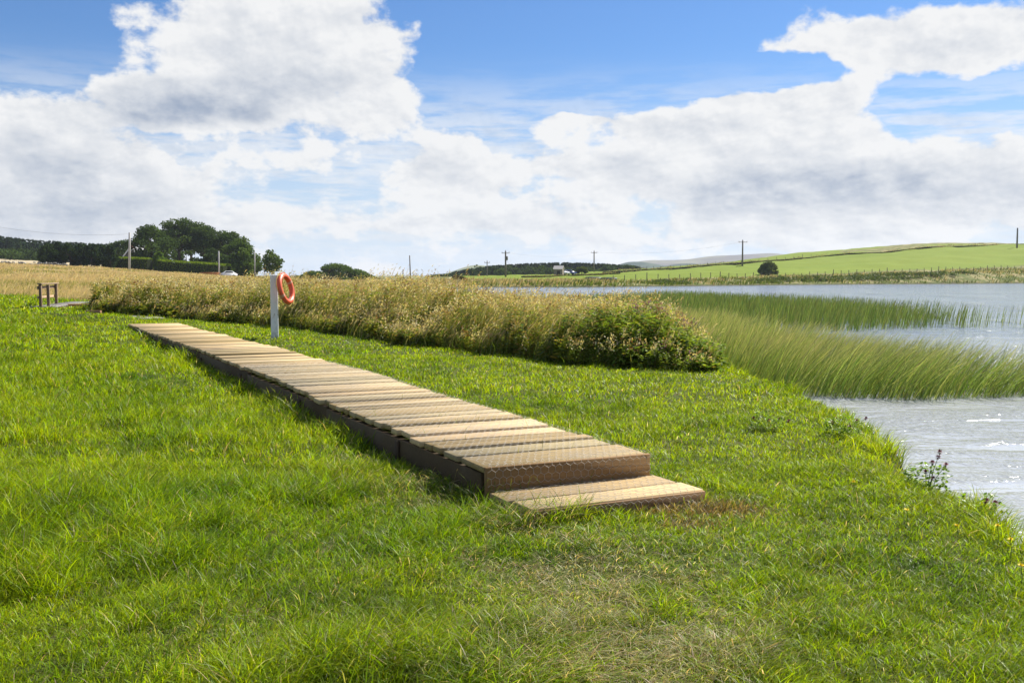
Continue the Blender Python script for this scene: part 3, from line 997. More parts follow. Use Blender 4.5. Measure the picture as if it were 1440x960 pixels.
reed_bed('back_reeds', REED_BACK, 28000, .48, .92, .019, .24, 'dark green upright reeds farther out in the lake',
         [(.085, .14, .032), (.12, .17, .042), (.16, .21, .06), (.07, .11, .032)], [(.20, .20, .08)], .15,
         thin=lambda x, y: np.interp(CX + F * x / y, [1180, 1300, 1380, 1480], [1, .55, .16, .08]))


# ------------------------------------------------------------------ rough growth on the far shore
def far_shore():
    acc = Acc()
    n = 60000
    px = rng.uniform(600, 1560, n)
    y = rng.uniform(152, 262, n); x = (px - CX) / F * y
    sd = shore(x, y)
    lim = np.interp(px, [600, 690, 830, 870, 1000, 1100, 1440], [24, 22, 20, 12, 12, 15, 20])
    k = (sd > .15) & (sd < lim * (.75 + .5 * fbm(x * .1, y * .1, 16, 2))) & (y > 150)
    # gaps of short green turf
    turf = sstep(.52, .6, fbm(x * .06 + 4, y * .16, 17, 3)) * (px > 800)
    k &= rng.random(n) > turf * .85
    x, y, px, sd = x[k], y[k], px[k], sd[k]; n = len(x)
    z = ground_z(x, y, sd)
    tan = np.clip(np.interp(px, [600, 700, 830, 900, 1050, 1440], [.75, .8, .5, .18, .28, .30]) + (fbm(x * .08, y * .2, 18, 3) - .5) * 1.5 + .02 * (sd - 5) - .35 * np.exp(-sd / 1.6), 0, 1)
    col = np.where((rng.random(n) < tan)[:, None], pick(n, [(.42, .35, .20), (.34, .27, .14), (.48, .41, .26)]), pick(n, [(.10, .15, .02), (.14, .19, .025), (.07, .10, .02)]))
    h = (.45 + .6 * rng.random(n)) * (.5 + 1.0 * fbm(x * .15, y * .15, 19, 3)) * np.interp(px, [600, 700, 840, 900], [1.2, 1.3, 1.0, .9])
    blades(acc, np.stack([x, y, z - .05], -1), h, 0.09 + .10 * rng.random(n), rng.normal(0, .8, n), .2 + .5 * rng.random(n), vary(col, .25), (0, .6), face=rng.normal(0, .6, n))
    # low clumps of dark bushes at the water's edge
    c = 420
    px = rng.uniform(780, 1540, c); yy = np.interp(px, [780, 860, 1000, 1140, 1300, 1440, 1540], [163, 166, 181, 202, 219, 239, 250]) + rng.uniform(-1, 6, c)
    cx = (px - CX) / F * yy; cs = shore(cx, yy); k = (cs > .2) & (fbm(cx * .05, yy * .05, 23, 2) > .42); cx, yy = cx[k], yy[k]
    cz = ground_z(cx, yy)
    for j in range(60):
        d = unit(rng.normal(0, 1, (len(cx), 3))); d[:, 2] = np.abs(d[:, 2])
        r = .35 + .55 * rng.random(len(cx))
        P = np.stack([cx, yy, cz], -1) + d * r[:, None] * np.array([1.7, 1.0, .75])
        leaves(acc, P, rng.normal(0, 1, (len(cx), 3)), .30, .24, vary(pick(len(cx), [(.05, .085, .018), (.08, .12, .022), (.10, .13, .03)]), .3), rng.normal(0, 1, (len(cx), 3)))
    return tag(acc.build('shore_vegetation', M['straw']), 'rough tan and green growth along the far lake shore', 'wild plants', kind='stuff')


far_shore()

# ------------------------------------------------------------------ timber
def timber_mat(name, base, var=0.30, grey=0.3, grain=(0.6, 14, 14), across=False):
    """weathered softwood; each board carries its own tint"""
    m, b, p = new_mat(name)
    co = objco(b)
    t = attr(b, 'tint')
    g = b.noise(b.vmath('MULTIPLY', co, grain), 3.0, 7, 0.65, 0.4)
    g2 = b.noise(b.vmath('MULTIPLY', co, (grain[0] * .4, grain[1] * 3.0, grain[2] * 3.0)), 4.0, 4, 0.6)
    blot = b.noise(co, 2.2, 5, 0.6)
    f = b.math('ADD', b.maprange(g, .2, .8, 1 - var, 1 + var, smooth=False), b.maprange(g2, .3, .7, -.10, .10, smooth=False))
    sc1 = b.n.new('ShaderNodeVectorMath'); sc1.operation = 'SCALE'
    b.l.new(b.mix(1.0, t, (*base, 1), 'MULTIPLY'), sc1.inputs[0]); b.l.new(f, sc1.inputs['Scale'])
    c = b.mix(b.math('MULTIPLY', b.maprange(blot, .45, .75), grey), sc1.outputs[0], (  .20, .18, .145, 1))
    b.put(p.inputs['Base Color'], c)
    p.inputs['Roughness'].default_value = .75
    p.inputs['Specular IOR Level'].default_value = .2
    bump(b, p, b.math('ADD', g, b.math('MULTIPLY', g2, .6)), .55, .006)
    return m


M['deck'] = timber_mat('weathered_deck_timber', (.43, .318, .158), .36, .34)
M['beam'] = timber_mat('shade_dark_timber', (.16, .10, .052), .35, .10)  # brown timber, base darkened for the deck's shaded side
M['wire'] = plain_mat('galvanised_wire', (.50, .46, .40), .5, .2, 30, .3)


def boards_obj(name, boxes, mat, parent, bevel=.005, jit=.003):
    """several boards in one mesh: each box (centre, size, tint, tilt)"""
    V, Fc, T = [], [], []
    for (c, s, tint, rz) in boxes:
        bm = bmesh.new()
        bm_box(bm, (0, 0, 0), s, None, bevel, jit)
        mt = Matrix.Translation(Vector(c)) @ Matrix.Rotation(rz, 4, 'Z')
        base = len(V)
        bm.verts.ensure_lookup_table(); bm.verts.index_update()
        for v in bm.verts:
            V.append(mt @ v.co); T.append(tint)
        for f in bm.faces: Fc.append([base + v.index for v in f.verts])
        bm.free()
    return mesh_obj(name, V, Fc, mat, parent, np.array(T, np.float32))


def deck_h(v):
    """gentle settling of the deck along its length"""
    return .055 * math.sin(math.pi * min(1, max(0, v / 22.3)) ** .75) ** 2 + .008 * math.sin(v * 1.3) * min(1, v / 3)


def boardwalk():
    root = empty('boardwalk', (A.x, A.y, 0.0), BW_ANG)
    tag(root, 'long weathered timber boardwalk with wire netting and a low front step', 'boardwalk')
    W, L, top = BW_W, BW_L, .26
    boxes, spots = [], []
    v = 0.0
    i = 0
    while v < L:
        wd = .40 if i == 0 else random.choice([.15, .18, .20, .23, .25])
        gap = random.choice([.022, .032, .042, .055])
        tn = random.choice([1.0, 1.15, .78, .60, 1.28, .9, 1.08, .70])
        hue = random.choice([-.06, -.02, 0.0, .03, .05])
        tint = (tn * (1 + hue), tn, tn * (1 - hue + (tn - .95) * .35), 1)
        z = top - .0225 + (deck_h(v) if i else 0) + (random.uniform(-.011, .009) if i else 0)
        boxes.append(((W / 2 + random.uniform(-.012, .012) * (i > 0), v + wd / 2, z), (W + random.uniform(-.05, .02) * (i > 0), wd, .045), tint, R(-1.9) + random.uniform(-.006, .006) * (i > 0)))
        spots.append(v + wd + gap / 2)
        v += wd + gap
        i += 1
    boards_obj('deck', boxes, M['deck'], root)
    # side beams sit just inside the board ends and run down into the turf
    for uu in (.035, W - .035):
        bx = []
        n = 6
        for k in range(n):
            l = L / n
            bx.append(((uu, .09 + k * l + l / 2 - (.05 if k == n - 1 else 0), .065 + deck_h(k * l)), (.05, l - .003 - (.1 if k == n - 1 else 0), .27), (lambda g: (g * .95, g, g * .9, 1))(random.uniform(.35, .6)), 0))  # tint lowered to paint in the shade along the side
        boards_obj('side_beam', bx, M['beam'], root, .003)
    boards_obj('end_board', [((W / 2, -.020, .123), (W + .004, .042, .272), (1.45, 1.32, .95, 1), R(-1.9))], M['beam'], root, .004)
    for k, vv in enumerate(np.arange(1.7, L - .5, 3.1)):
        boards_obj('support_post', [((-.003, vv, .04), (.022, .085, .30), (.35, .35, .35, 1), 0)], M['beam'], root, .003)
    # the low step in front
    st = boards_obj('step', [((W / 2 + .012, -.200, .052), (W + .03, .272, .095), (.92, .86, .78, 1), -.012), ((W / 2 + .046, -.478, .050), (W + .030, .262, .095), (1.18, 1.16, 1.14, 1), 0)], M['deck'], root)
    boards_obj('step_fascia', [((W / 2 + .046, -.625, .033), (W + .026, .026, .110), (1.5, 1.35, 1.1, 1), 0)], M['beam'], st, .003)
    st.children[0].matrix_parent_inverse = Matrix.Identity(4)
    # hexagonal wire netting stapled over boards, front and step
    hexnet(root, W, L)
    return root, spots


def hexnet(root, W, L):
    segs = []
    a = .033

    def sheet(f, umax, vmax, vmin=0.0, wr=.0009):
        """f maps sheet coordinates to the boardwalk's frame"""
        rows = int((vmax - vmin) / (1.5 * a)) + 1
        cols = int(umax / (a * math.sqrt(3))) + 1
        for r in range(rows):
            for c in range(cols):
                cx = (c + (.5 if r % 2 else 0)) * a * math.sqrt(3); cy = vmin + r * 1.5 * a
                p = [(cx + a * math.sin(k * math.pi / 3), cy + a * math.cos(k * math.pi / 3)) for k in range(6)]
                for k0, k1 in ((0, 1), (1, 2), (2, 3)):
                    q0, q1 = p[k0], p[k1]
                    if max(q0[0], q1[0]) > umax or max(q0[1], q1[1]) > vmax or min(q0[0], q1[0]) < 0: continue
                    segs.append((f(*q0), f(*q1), wr))
    j = lambda u, v: .004 * math.sin(u * 37 + v * 11) + .003 * math.sin(v * 53 - u * 7)
    sheet(lambda u, v: (u, v, .2645 + (deck_h(v) if v > .42 else deck_h(v) * v / .42) + .003 + abs(j(u, v))), W, 8.0)
    sheet(lambda u, v: (u, -.046 + (W / 2 - u) * .033 - abs(j(u, v)) * 1.6, .262 - v), W, .165, 0.0, .0011)
    sheet(lambda u, v: (u + .02, -.07 - v, .1035 + abs(j(u, v))), W, .56)
    sheet(lambda u, v: (u + .02, -.643 - abs(j(u, v)), .10 - v), W, .10)
    P0 = np.array([s[0] for s in segs]); P1 = np.array([s[1] for s in segs]); wr = np.array([s[2] for s in segs])[:, None]
    D = unit(P1 - P0)
    S = unit(np.cross(D, np.tile([.3, .2, .93], (len(D), 1)))); N = np.cross(D, S)
    V = []
    for k in range(3):
        o = S * math.cos(k * 2.094) + N * math.sin(k * 2.094)
        V += [P0 + o * wr, P1 + o * wr]
    V = np.stack(V, 1).reshape(-1, 3)
    loc = np.array([0, 1, 3, 2, 2, 3, 5, 4, 4, 5, 1, 0])
    loops = (np.arange(len(segs))[:, None] * 6 + loc[None]).ravel()
    return mesh_obj('wire_netting', V, None, M['wire'], root, None, loops, np.full(len(segs) * 3, 4))


bw, gaps = boardwalk()


def gap_grass():
    """odd blades that have come up between the boards"""
    acc = Acc()
    n = 150
    us = BW_W * rng.random(n)
    gi = rng.choice(len(gaps[:28]), n, p=np.array([1 + 3 * (vnoise(np.array([k * .7]), np.array([1.0]), 3)[0] > .5) for k in range(28)]) / sum(1 + 3 * (vnoise(np.array([k * .7]), np.array([1.0]), 3)[0] > .5) for k in range(28)))
    vs = np.array(gaps)[gi]
    x, y = bw_world(us, vs)
    P = np.stack([x, y, np.full(n, .2)], -1)
    blades(acc, P, .08 + .09 * rng.random(n), .005, rng.uniform(0, 6.28, n), .2 + .6 * rng.random(n), vary(pick(n, [(.14, .20, .02), (.20, .22, .04)]), .2))
    x, y = bw_world(BW_W * rng.random(14), np.full(14, -.060))
    blades(acc, np.stack([x, y, np.full(14, .09)], -1), .07 + .07 * rng.random(14), .005, rng.uniform(0, 6.28, 14), .3 + .4 * rng.random(14), vary(pick(14, [(.16, .2, .03)]), .2))
    tag(acc.build('deck_grass', M['grass']), 'thin grass blades growing up through the boardwalk gaps', 'grass', kind='stuff')


gap_grass()

# ------------------------------------------------------------------ post with life ring
M['white_paint'] = None


def white_post_mat():
    m, b, p = new_mat('worn_white_paint')
    co = objco(b)
    n = b.noise(b.vmath('MULTIPLY', co, (10, 10, 2.5)), 3.0, 6, .7)
    n2 = b.noise(co, 14.0, 4, .6)
    c = b.mix(b.maprange(n, .56, .66), (.74, .75, .74, 1), (.40, .36, .29, 1))
    z = b.xyz(co)[2]
    foot = b.math('MULTIPLY', b.maprange(z, .0, .30, .55, 0.0), b.maprange(n2, .35, .6))
    c = b.mix(foot, c, (.20, .22, .12, 1))
    b.put(p.inputs['Base Color'], c)
    p.inputs['Roughness'].default_value = .6
    bump(b, p, n, .4, .004)
    return m


M['white_paint'] = white_post_mat()


def ring_post():
    P = at(386.5, 472, .17)
    P.z = float(ground_z(np.array([P.x]), np.array([P.y]))[0])
    D = P.y
    px = D / F                                   # one photo pixel at this distance
    hgt = 90 * px
    root = empty('life_ring_post', P, R(14))
    tag(root, 'worn white painted square wooden post standing in the lawn', 'post')
    bm = bmesh.new()
    wd = .168
    bm_box(bm, (0, 0, hgt / 2 - .1), (wd, wd, hgt + .2), None, .012, .003)
    o = from_bm('post', bm, M['white_paint'], root)
    bm = bmesh.new()
    bm_tube(bm, [(wd / 2 - .02, .0, hgt - .10), (wd / 2 + .10, .0, hgt - .085), (wd / 2 + .15, .0, hgt - .04)], .014, 8)
    from_bm('hook', bm, plain_mat('rusty_iron', (.16, .07, .035), .7, .4, 12), root)
    # ring hangs from the hook beside the post, its foot swung out by the wind
    m, b, p = new_mat('faded_orange_plastic')
    co = objco(b)
    n = b.noise(co, 5.0, 5, .6)
    c = b.mix(n, (.62, .075, .022, 1), (.68, .135, .05, 1))
    c = b.mix(b.maprange(b.noise(co, 24.0, 4, .6), .6, .75), c, (.58, .20, .11, 1))
    b.put(p.inputs['Base Color'], c); p.inputs['Roughness'].default_value = .38
    m2 = plain_mat('reflective_tape', (.62, .30, .20), .35, .15, 20)
    rm = plain_mat('old_yellow_rope', (.42, .30, .07), .8, .3, 40)
    Ro, r = .33, .062
    top = at_depth(397, 383.5, D + .02); bot = at_depth(406.5, 428, D - .02)
    C = (top + bot) / 2
    # ring plane: holds the line from top to foot; nearly edge on from the lawn
    ya = (top - bot).normalized()
    rr = (top - bot).length / 2
    Ro = rr - r
    view = Vector((C.x, C.y, 0)).normalized()
    side = ya.cross(view).normalized()           # screen right
    ang = R(24)                                  # how far the ring is opened towards the lawn
    xa = (side * math.sin(ang) - view * math.cos(ang)).normalized()
    xa = (xa - ya * xa.dot(ya)).normalized()
    za = xa.cross(ya)
    mt = Matrix((xa, ya, za)).transposed()
    ro = bpy.data.objects.new('life_ring', None); COL.objects.link(ro)
    ro.location = C; ro.rotation_euler = mt.to_euler()
    tag(ro, 'faded orange life ring hanging beside the white post', 'life ring')

    def torus(name, R0, r0, a0, a1, mat, n=48, k=16, flat=1.0):
        bm = bmesh.new()
        full = abs(a1 - a0) > 6.2
        rings = []
        for i in range(n if full else n + 1):
            a = a0 + (a1 - a0) * i / n
            rings.append([bm.verts.new(((R0 + r0 * math.cos(t)) * math.cos(a), (R0 + r0 * math.cos(t)) * math.sin(a), r0 * flat * math.sin(t))) for t in [2 * math.pi * j / k for j in range(k)]])
        for i in range(n):
            r0_, r1_ = rings[i], rings[(i + 1) % len(rings)]
            for j in range(k): bm.faces.new((r0_[j], r1_[j], r1_[(j + 1) % k], r0_[(j + 1) % k]))
        return from_bm(name, bm, mat, ro, True)
    torus('ring_body', Ro, r, 0, 2 * math.pi, m)
    for a in (R(60), R(150), R(240), R(330)):
        torus('tape_band', Ro, r + .003, a - .10, a + .10, m2, 8)
    # slack grab line looped round the outside and a tail hanging through the ring
    bm = bmesh.new()
    for q in range(4):
        a0 = R(60 + 90 * q); pts = []
        for k in range(13):
            t = k / 12; a = a0 + t * math.pi / 2
            rad = Ro + r + .008 + .035 * math.sin(math.pi * t)
            pts.append((rad * math.cos(a), rad * math.sin(a), .02 * math.sin(math.pi * t)))
        bm_tube(bm, pts, .008, 6)
    from_bm('grab_line', bm, rm, ro, True)
    bm = bmesh.new()
    bm_tube(bm, [(0.0, Ro - r + .01, .02), (.02, .14, .03), (.0, 0.0, .02), (.03, -.13, .03), (.02, -.20, .02)], [.011, .012, .012, .011, .009], 6)
    from_bm('rope_tail', bm, rm, ro, True)


ring_post()

# ------------------------------------------------------------------ handrail and the second walkway beyond the lawn
M['rail'] = timber_mat('brown_rail_timber', (.20, .135, .085), .35, .35, (6, 6, 1.0))
M['pale'] = plain_mat('grey_bleached_boards', (.25, .235, .21), .8, .3, 5.0, .2, .004, stretch=(3, 12, 12))


def handrail():
    feet = [at(57.5, 434, .27), at(68.5, 433.5, .27), at(79.5, 431, .27)]
    for f in feet: f.z = float(ground_z(np.array([f.x]), np.array([f.y]))[0])
    o0 = feet[0].copy()
    root = empty('handrail', o0)
    tag(root, 'short brown timber handrail of three posts at the far lawn edge', 'handrail')
    px = o0.y / F
    h = 34.5 * px
    d = feet[2] - feet[0]; d.z = 0
    ang = math.atan2(d.y, d.x)
    ln = d.length
    rm = Matrix.Rotation(ang, 4, 'Z')
    W4 = (1, 1, 1, 1)
    for k, f in enumerate(feet):
        c = f - o0
        p = boards_obj('post', [((c.x, c.y, c.z + h / 2 - .1), (.115, .10, h + .2), (1, 1, 1, 1), ang)], M['rail'], root, .006)
    mid = d / 2
    nrm = Vector((-math.sin(ang), math.cos(ang), 0))
    q = mid + nrm * .08
    boards_obj('top_rail', [((mid.x - .05 * math.cos(ang), mid.y, h + .02), (ln + .34, .16, .045), (1.5, 1.55, 1.55, 1), ang)], M['rail'], root, .005)
    boards_obj('back_rail', [((q.x, q.y, h - .13), (ln + .22, .04, .12), (2.0, 2.0, 1.9, 1), ang)], M['rail'], root, .004)
    boards_obj('mid_rail', [((q.x, q.y, h * .47), (ln + .20, .04, .09), (2.2, 2.2, 2.1, 1), ang)], M['rail'], root, .004)


handrail()


def far_walk():
    # a low plank walkway behind the handrail
    p0, p1 = at(58, 433, .30), at(117, 425.5, .36)
    d = p1 - p0; d.z = 0
    root = empty('plank_walkway', (p0.x, p0.y, float(ground_z(np.array([p0.x]), np.array([p0.y]))[0])), math.atan2(d.y, d.x))
    tag(root, 'low grey plank walkway behind the brown handrail', 'walkway')
    ln = d.length
    slope = .0
    n = int(ln / .3)
    boards_obj('deck', [((k * .3 + .15, 0, .07 + .012 * k / 3), (.275, .9, .04), (random.uniform(.8, 1.2),) * 3 + (1,), 0) for k in range(n)], M['pale'], root)
    for s in (-.42, .42):
        boards_obj('side_beam', [((ln / 2, s, -.05), (ln, .05, .20), (.8, .8, .8, 1), 0)], M['beam'], root)
    for k, (px, py, l, wd, rz, lab, tn) in enumerate(((112, 428.6, .9, .22, .25, 'pale sawn timber block lying at the end of the plank walkway', (2.6, 2.1, 1.4, 1)), (113, 420.5, 1.0, .10, .05, 'long dark timber plank lying in grass behind the walkway', (1.4, 1.2, 1.0, 1)), (131, 436, .55, .12, -.1, 'short brown timber offcut lying before the tall herbs', (1.3, 1.1, .9, 1)))):
        p = at(px, py, .36)
        z = float(ground_z(np.array([p.x]), np.array([p.y]))[0])
        o = boards_obj('timber_offcut', [((0, 0, .07), (l, wd, .15), tn, 0)], M['rail'], None)
        o.location = (p.x, p.y, z); o.rotation_euler = (0, 0, rz)
        tag(o, lab, 'timber')
    # grey boards sunk in the turf just past the end of the long boardwalk
    p = at(196, 446.5, .2)
    e = empty('sunken_boards', (p.x, p.y, float(ground_z(np.array([p.x]), np.array([p.y]))[0])), BW_ANG)
    tag(e, 'grey boards sunk in turf past the far end of the boardwalk', 'walkway')
    boards_obj('boards', [((0, -1.0 + k * .3, .015), (1.25, .275, .04), (random.uniform(.85, 1.15),) * 3 + (1,), 0) for k in range(9)], M['pale'], e)
    boards_obj('side_beam', [((-.55, .2, -.04), (.05, 2.6, .08), (.8, .8, .8, 1), 0)], M['beam'], e)


far_walk()


# ------------------------------------------------------------------ flowers on the lawn and the bank
M['petal'] = tint_mat('petal', .5, .2)


def dandelion(P, h, r, label):
    root = empty('yellow_flower', P)
    tag(root, label, 'flower', 'small yellow flowers in the lawn')
    bm = bmesh.new(); bm_tube(bm, [(0, 0, -.01), (.006, .0, h * .6), (.0, .004, h)], [.0022, .002, .002], 5)
    from_bm('stem', bm, M['stem'], root)
    acc = Acc()
    k = 34
    a = rng.uniform(0, 6.28, k); e = rng.uniform(.05, 1.1, k)
    D = np.stack([np.cos(a) * np.cos(e), np.sin(a) * np.cos(e), np.sin(e)], -1)
    leaves(acc, np.tile([0, .004, h], (k, 1)), D, r, r * .35, vary(np.tile([.85, .66, .02], (k, 1)), .12))
    acc.build('flower_head', M['petal'], root)


M['stem'] = plain_mat('green_stem', (.10, .16, .03), .6, .2, 20)
for (px, py, lab) in ((1200, 684, 'small yellow flower in the lawn between boardwalk and bank'), (1275, 724, 'small yellow flower nearest the reedy bank corner of the lawn'), (1346, 747, 'left flower of the close yellow pair near the water bank'),
                      (1403, 747, 'right flower of the close yellow pair near the water bank'), (1421, 766, 'yellow flower just below the close pair by the bank'), (1436, 804, 'lowest yellow flower, at the right edge of the lawn'),
                      (1082, 597, 'orange yellow flower beside the red clover on the upper bank'), (270, 648, 'lone yellow flower in the long grass left of the boardwalk')):
    g = at(px, py, .07)
    gz = float(ground_z(np.array([g.x]), np.array([g.y]))[0])
    dandelion((g.x, g.y, gz), max(.05, .10 - gz) if px != 270 else .16, .020 if px > 300 else .024, lab)


def clover(px, py, zt, heads, leafy, label):
    """clump of red clover: stalks with round dark heads over trefoil leaves"""
    g = at(px, py, .02)
    while shore(np.array([g.x]), np.array([g.y]))[0] < .16: g.x -= .04
    gz = float(ground_z(np.array([g.x]), np.array([g.y]))[0])
    root = empty('red_clover', (g.x, g.y, gz)); tag(root, label, 'plant', 'red clover along the bank')
    for (dx, dy, h) in heads:
        bm = bmesh.new(); bm_tube(bm, [(dx * .2, dy * .2, -.02), (dx * .5, dy * .5, h * .55), (dx, dy, h)], [.003, .0026, .002], 5)
        st = from_bm('stem', bm, M['stem'], root)
        acc = Acc(); k = 60
        D = unit(rng.normal(0, 1, (k, 3))); D[:, 2] = D[:, 2] * .8 + .3
        leaves(acc, np.tile([dx, dy, h], (k, 1)) + D * .004, D, .021, .008, vary(pick(k, [(.20, .035, .045), (.12, .03, .03), (.28, .07, .08)]), .25))
        acc.build('flower_head', M['petal'], st)
    acc = Acc(); k = leafy
    a = rng.uniform(0, 6.28, k); r = .15 * np.sqrt(rng.random(k))
    P = np.stack([np.cos(a) * r * 1.2, np.sin(a) * r, .02 + .20 * rng.random(k) * (1 - (r / .3) ** 2)], -1)
    for q in range(3):
        b_ = a + q * 2.1
        leaves(acc, P, np.stack([np.cos(b_), np.sin(b_), rng.uniform(.1, 1.2, k)], -1), .034, .024, vary(pick(k, [(.17, .29, .015), (.22, .34, .02), (.12, .22, .015)]), .22), None, .1)
    acc.build('leaves', M['leaf'], root)


clover(1303, 680, .3, [(.10, .02, .30), (.07, -.02, .27), (.05, .03, .22), (.16, .05, .20), (-.02, -.02, .16), (.02, -.06, .12)], 130, 'leafy red clover with three tall dark heads over the water')
clover(1185, 612, .2, [(-.1, 0, .13), (.15, .05, .14), (.05, -.05, .10), (.22, 0, .17)], 120, 'rounded red clover clump on the bank point above the water')
clover(1080, 604, .15, [(0, 0, .10), (.12, .03, .10), (.2, -.02, .09), (-.14, .02, .11)], 60, 'low red clover patch on the upper lawn near the bank')
clover(1395, 716, .2, [(.04, 0, .17), (.11, .02, .15), (-.1, .0, .09)], 60, 'sparse red clover with two thin stalks at the lower bank')

# ------------------------------------------------------------------ utility poles
M['pole'] = plain_mat('weathered_pole', (.20, .175, .15), .85, .25, 4.0, .1)
M['pole_grey'] = plain_mat('grey_pole', (.40, .39, .37), .8, .2, 4.0, .1)
M['ceramic'] = plain_mat('insulator', (.10, .08, .07), .3, .1, 10)


def gz1(x, y):
    return float(ground_z(np.array([x]), np.array([y]))[0])


def utility_pole(px, ytop, Y, r, label, arm=0.0, mat='pole', lean=0.0):
    top = at_depth(px, ytop, Y)
    z0 = gz1(top.x, top.y)
    h = top.z - z0
    root = empty('utility_pole', (top.x, top.y, z0))
    tag(root, label, 'utility pole', 'utility poles across the country')
    bm = bmesh.new(); bm_tube(bm, [(0, 0, -.5), (lean * .5, 0, h * .5), (lean, 0, h)], [r * 1.15, r, r * .85], 10)
    from_bm('shaft', bm, M[mat], root, True)
    if arm:
        bm = bmesh.new()
        bm_box(bm, (lean, -r - .06, h - .55), (arm, .11, .14), None, .01)
        from_bm('crossarm', bm, M[mat], root)
        for s in (-.46, .0, .46):
            bm = bmesh.new(); zz = h - .55 + .07 if s else h
            bm_tube(bm, [(lean + s * arm, -r * (s != 0) - .06 * (s != 0), zz - .02), (lean + s * arm, -r * (s != 0) - .06 * (s != 0), zz + .14), (lean + s * arm, -r * (s != 0) - .06 * (s != 0), zz + .28)], [.03, .09, .05], 8)
            from_bm('insulator', bm, M['ceramic'], root, True)
    return top


tp_hedge = utility_pole(180.5, 327, 206, .22, 'pale grey pole standing before the broad tree and clipped hedge', 0, 'pole_grey', .25)
utility_pole(188.5, 344, 246, .14, 'thin short pole beside the house gable behind the hedge', 0, 'pole')
utility_pole(307.5, 353, 212, .16, 'slim grey pole at the right end of the clipped hedge', 0, 'pole_grey')
utility_pole(358, 354, 214, .14, 'thin grey pole against the right end of the pine clump', 0, 'pole_grey')
utility_pole(577, 359, 290, .17, 'bare tall pole over the tall grass, right of the round trees', 0, 'pole', -.2)
utility_pole(566.5, 379, 420, .16, 'short distant pole just left of the bare tall pole', 0)
t_a = utility_pole(711, 353, 262, .23, 'dark pole with transformer and crossarm before the far spruce wood', 2.0)
t_b = utility_pole(685, 367, 330, .17, 'smaller crossarm pole standing against the left half of far spruce wood', 1.8)
t_c = utility_pole(835.5, 353, 330, .20, 'crossarm pole right of the stone shed and blue cars', 2.0)
t_d = utility_pole(1044.5, 338, 300, .24, 'crossarm pole on the green field left of the round bush', 2.6)
t_e = utility_pole(1431, 320.5, 318, .25, 'bare pole high on the green hill at the right', 0)
# transformer can on the dark pole
for o in list(bpy.data.objects):
    if o.name.startswith('utility_pole') and 'transformer' in o.get('label', ''):
        h = t_a.z - o.location.z
        bm = bmesh.new(); bm_tube(bm, [(.35, 0, h - 2.4), (.35, 0, h - 2.35), (.35, 0, h - 1.4), (.35, 0, h - 1.35)], [.2, .26, .26, .15], 12)
        from_bm('transformer', bm, M['pole'], o, True)
        for q in (-1, 1):
            bm = bmesh.new(); bm_tube(bm, [(q * .18, 0, h - 2.2), (q * .5 + 2.3 * max(q, 0), 0, .2)], .02, 5); 
            if q > 0: from_bm('stay_wire', bm, M['pole'], o)
            else: bm.free()


def power_line(a, b_, sag, label, r=.016):
    pts = [a.lerp(b_, t) - Vector((0, 0, sag * 4 * t * (1 - t))) for t in [k / 20 for k in range(21)]]
    bm = bmesh.new(); bm_tube(bm, [p - a for p in pts], r, 5)
    o = from_bm('power_line', bm, M['ceramic'], None, True); o.location = a
    tag(o, label, 'power line')


power_line(at_depth(-60, 308, 190), tp_hedge + Vector((0, 0, -.3)), 1.2, 'thin dark wire running left from the pale grey pole')
power_line(t_c + Vector((0, 0, -.3)), t_d + Vector((0, 0, -.4)), 1.6, 'thin wire between the crossarm poles across the green field', .012)
power_line(t_a + Vector((0, 0, -.3)), t_c + Vector((0, 0, -.4)), 1.3, 'thin wire from the transformer pole to the pole by the shed', .012)


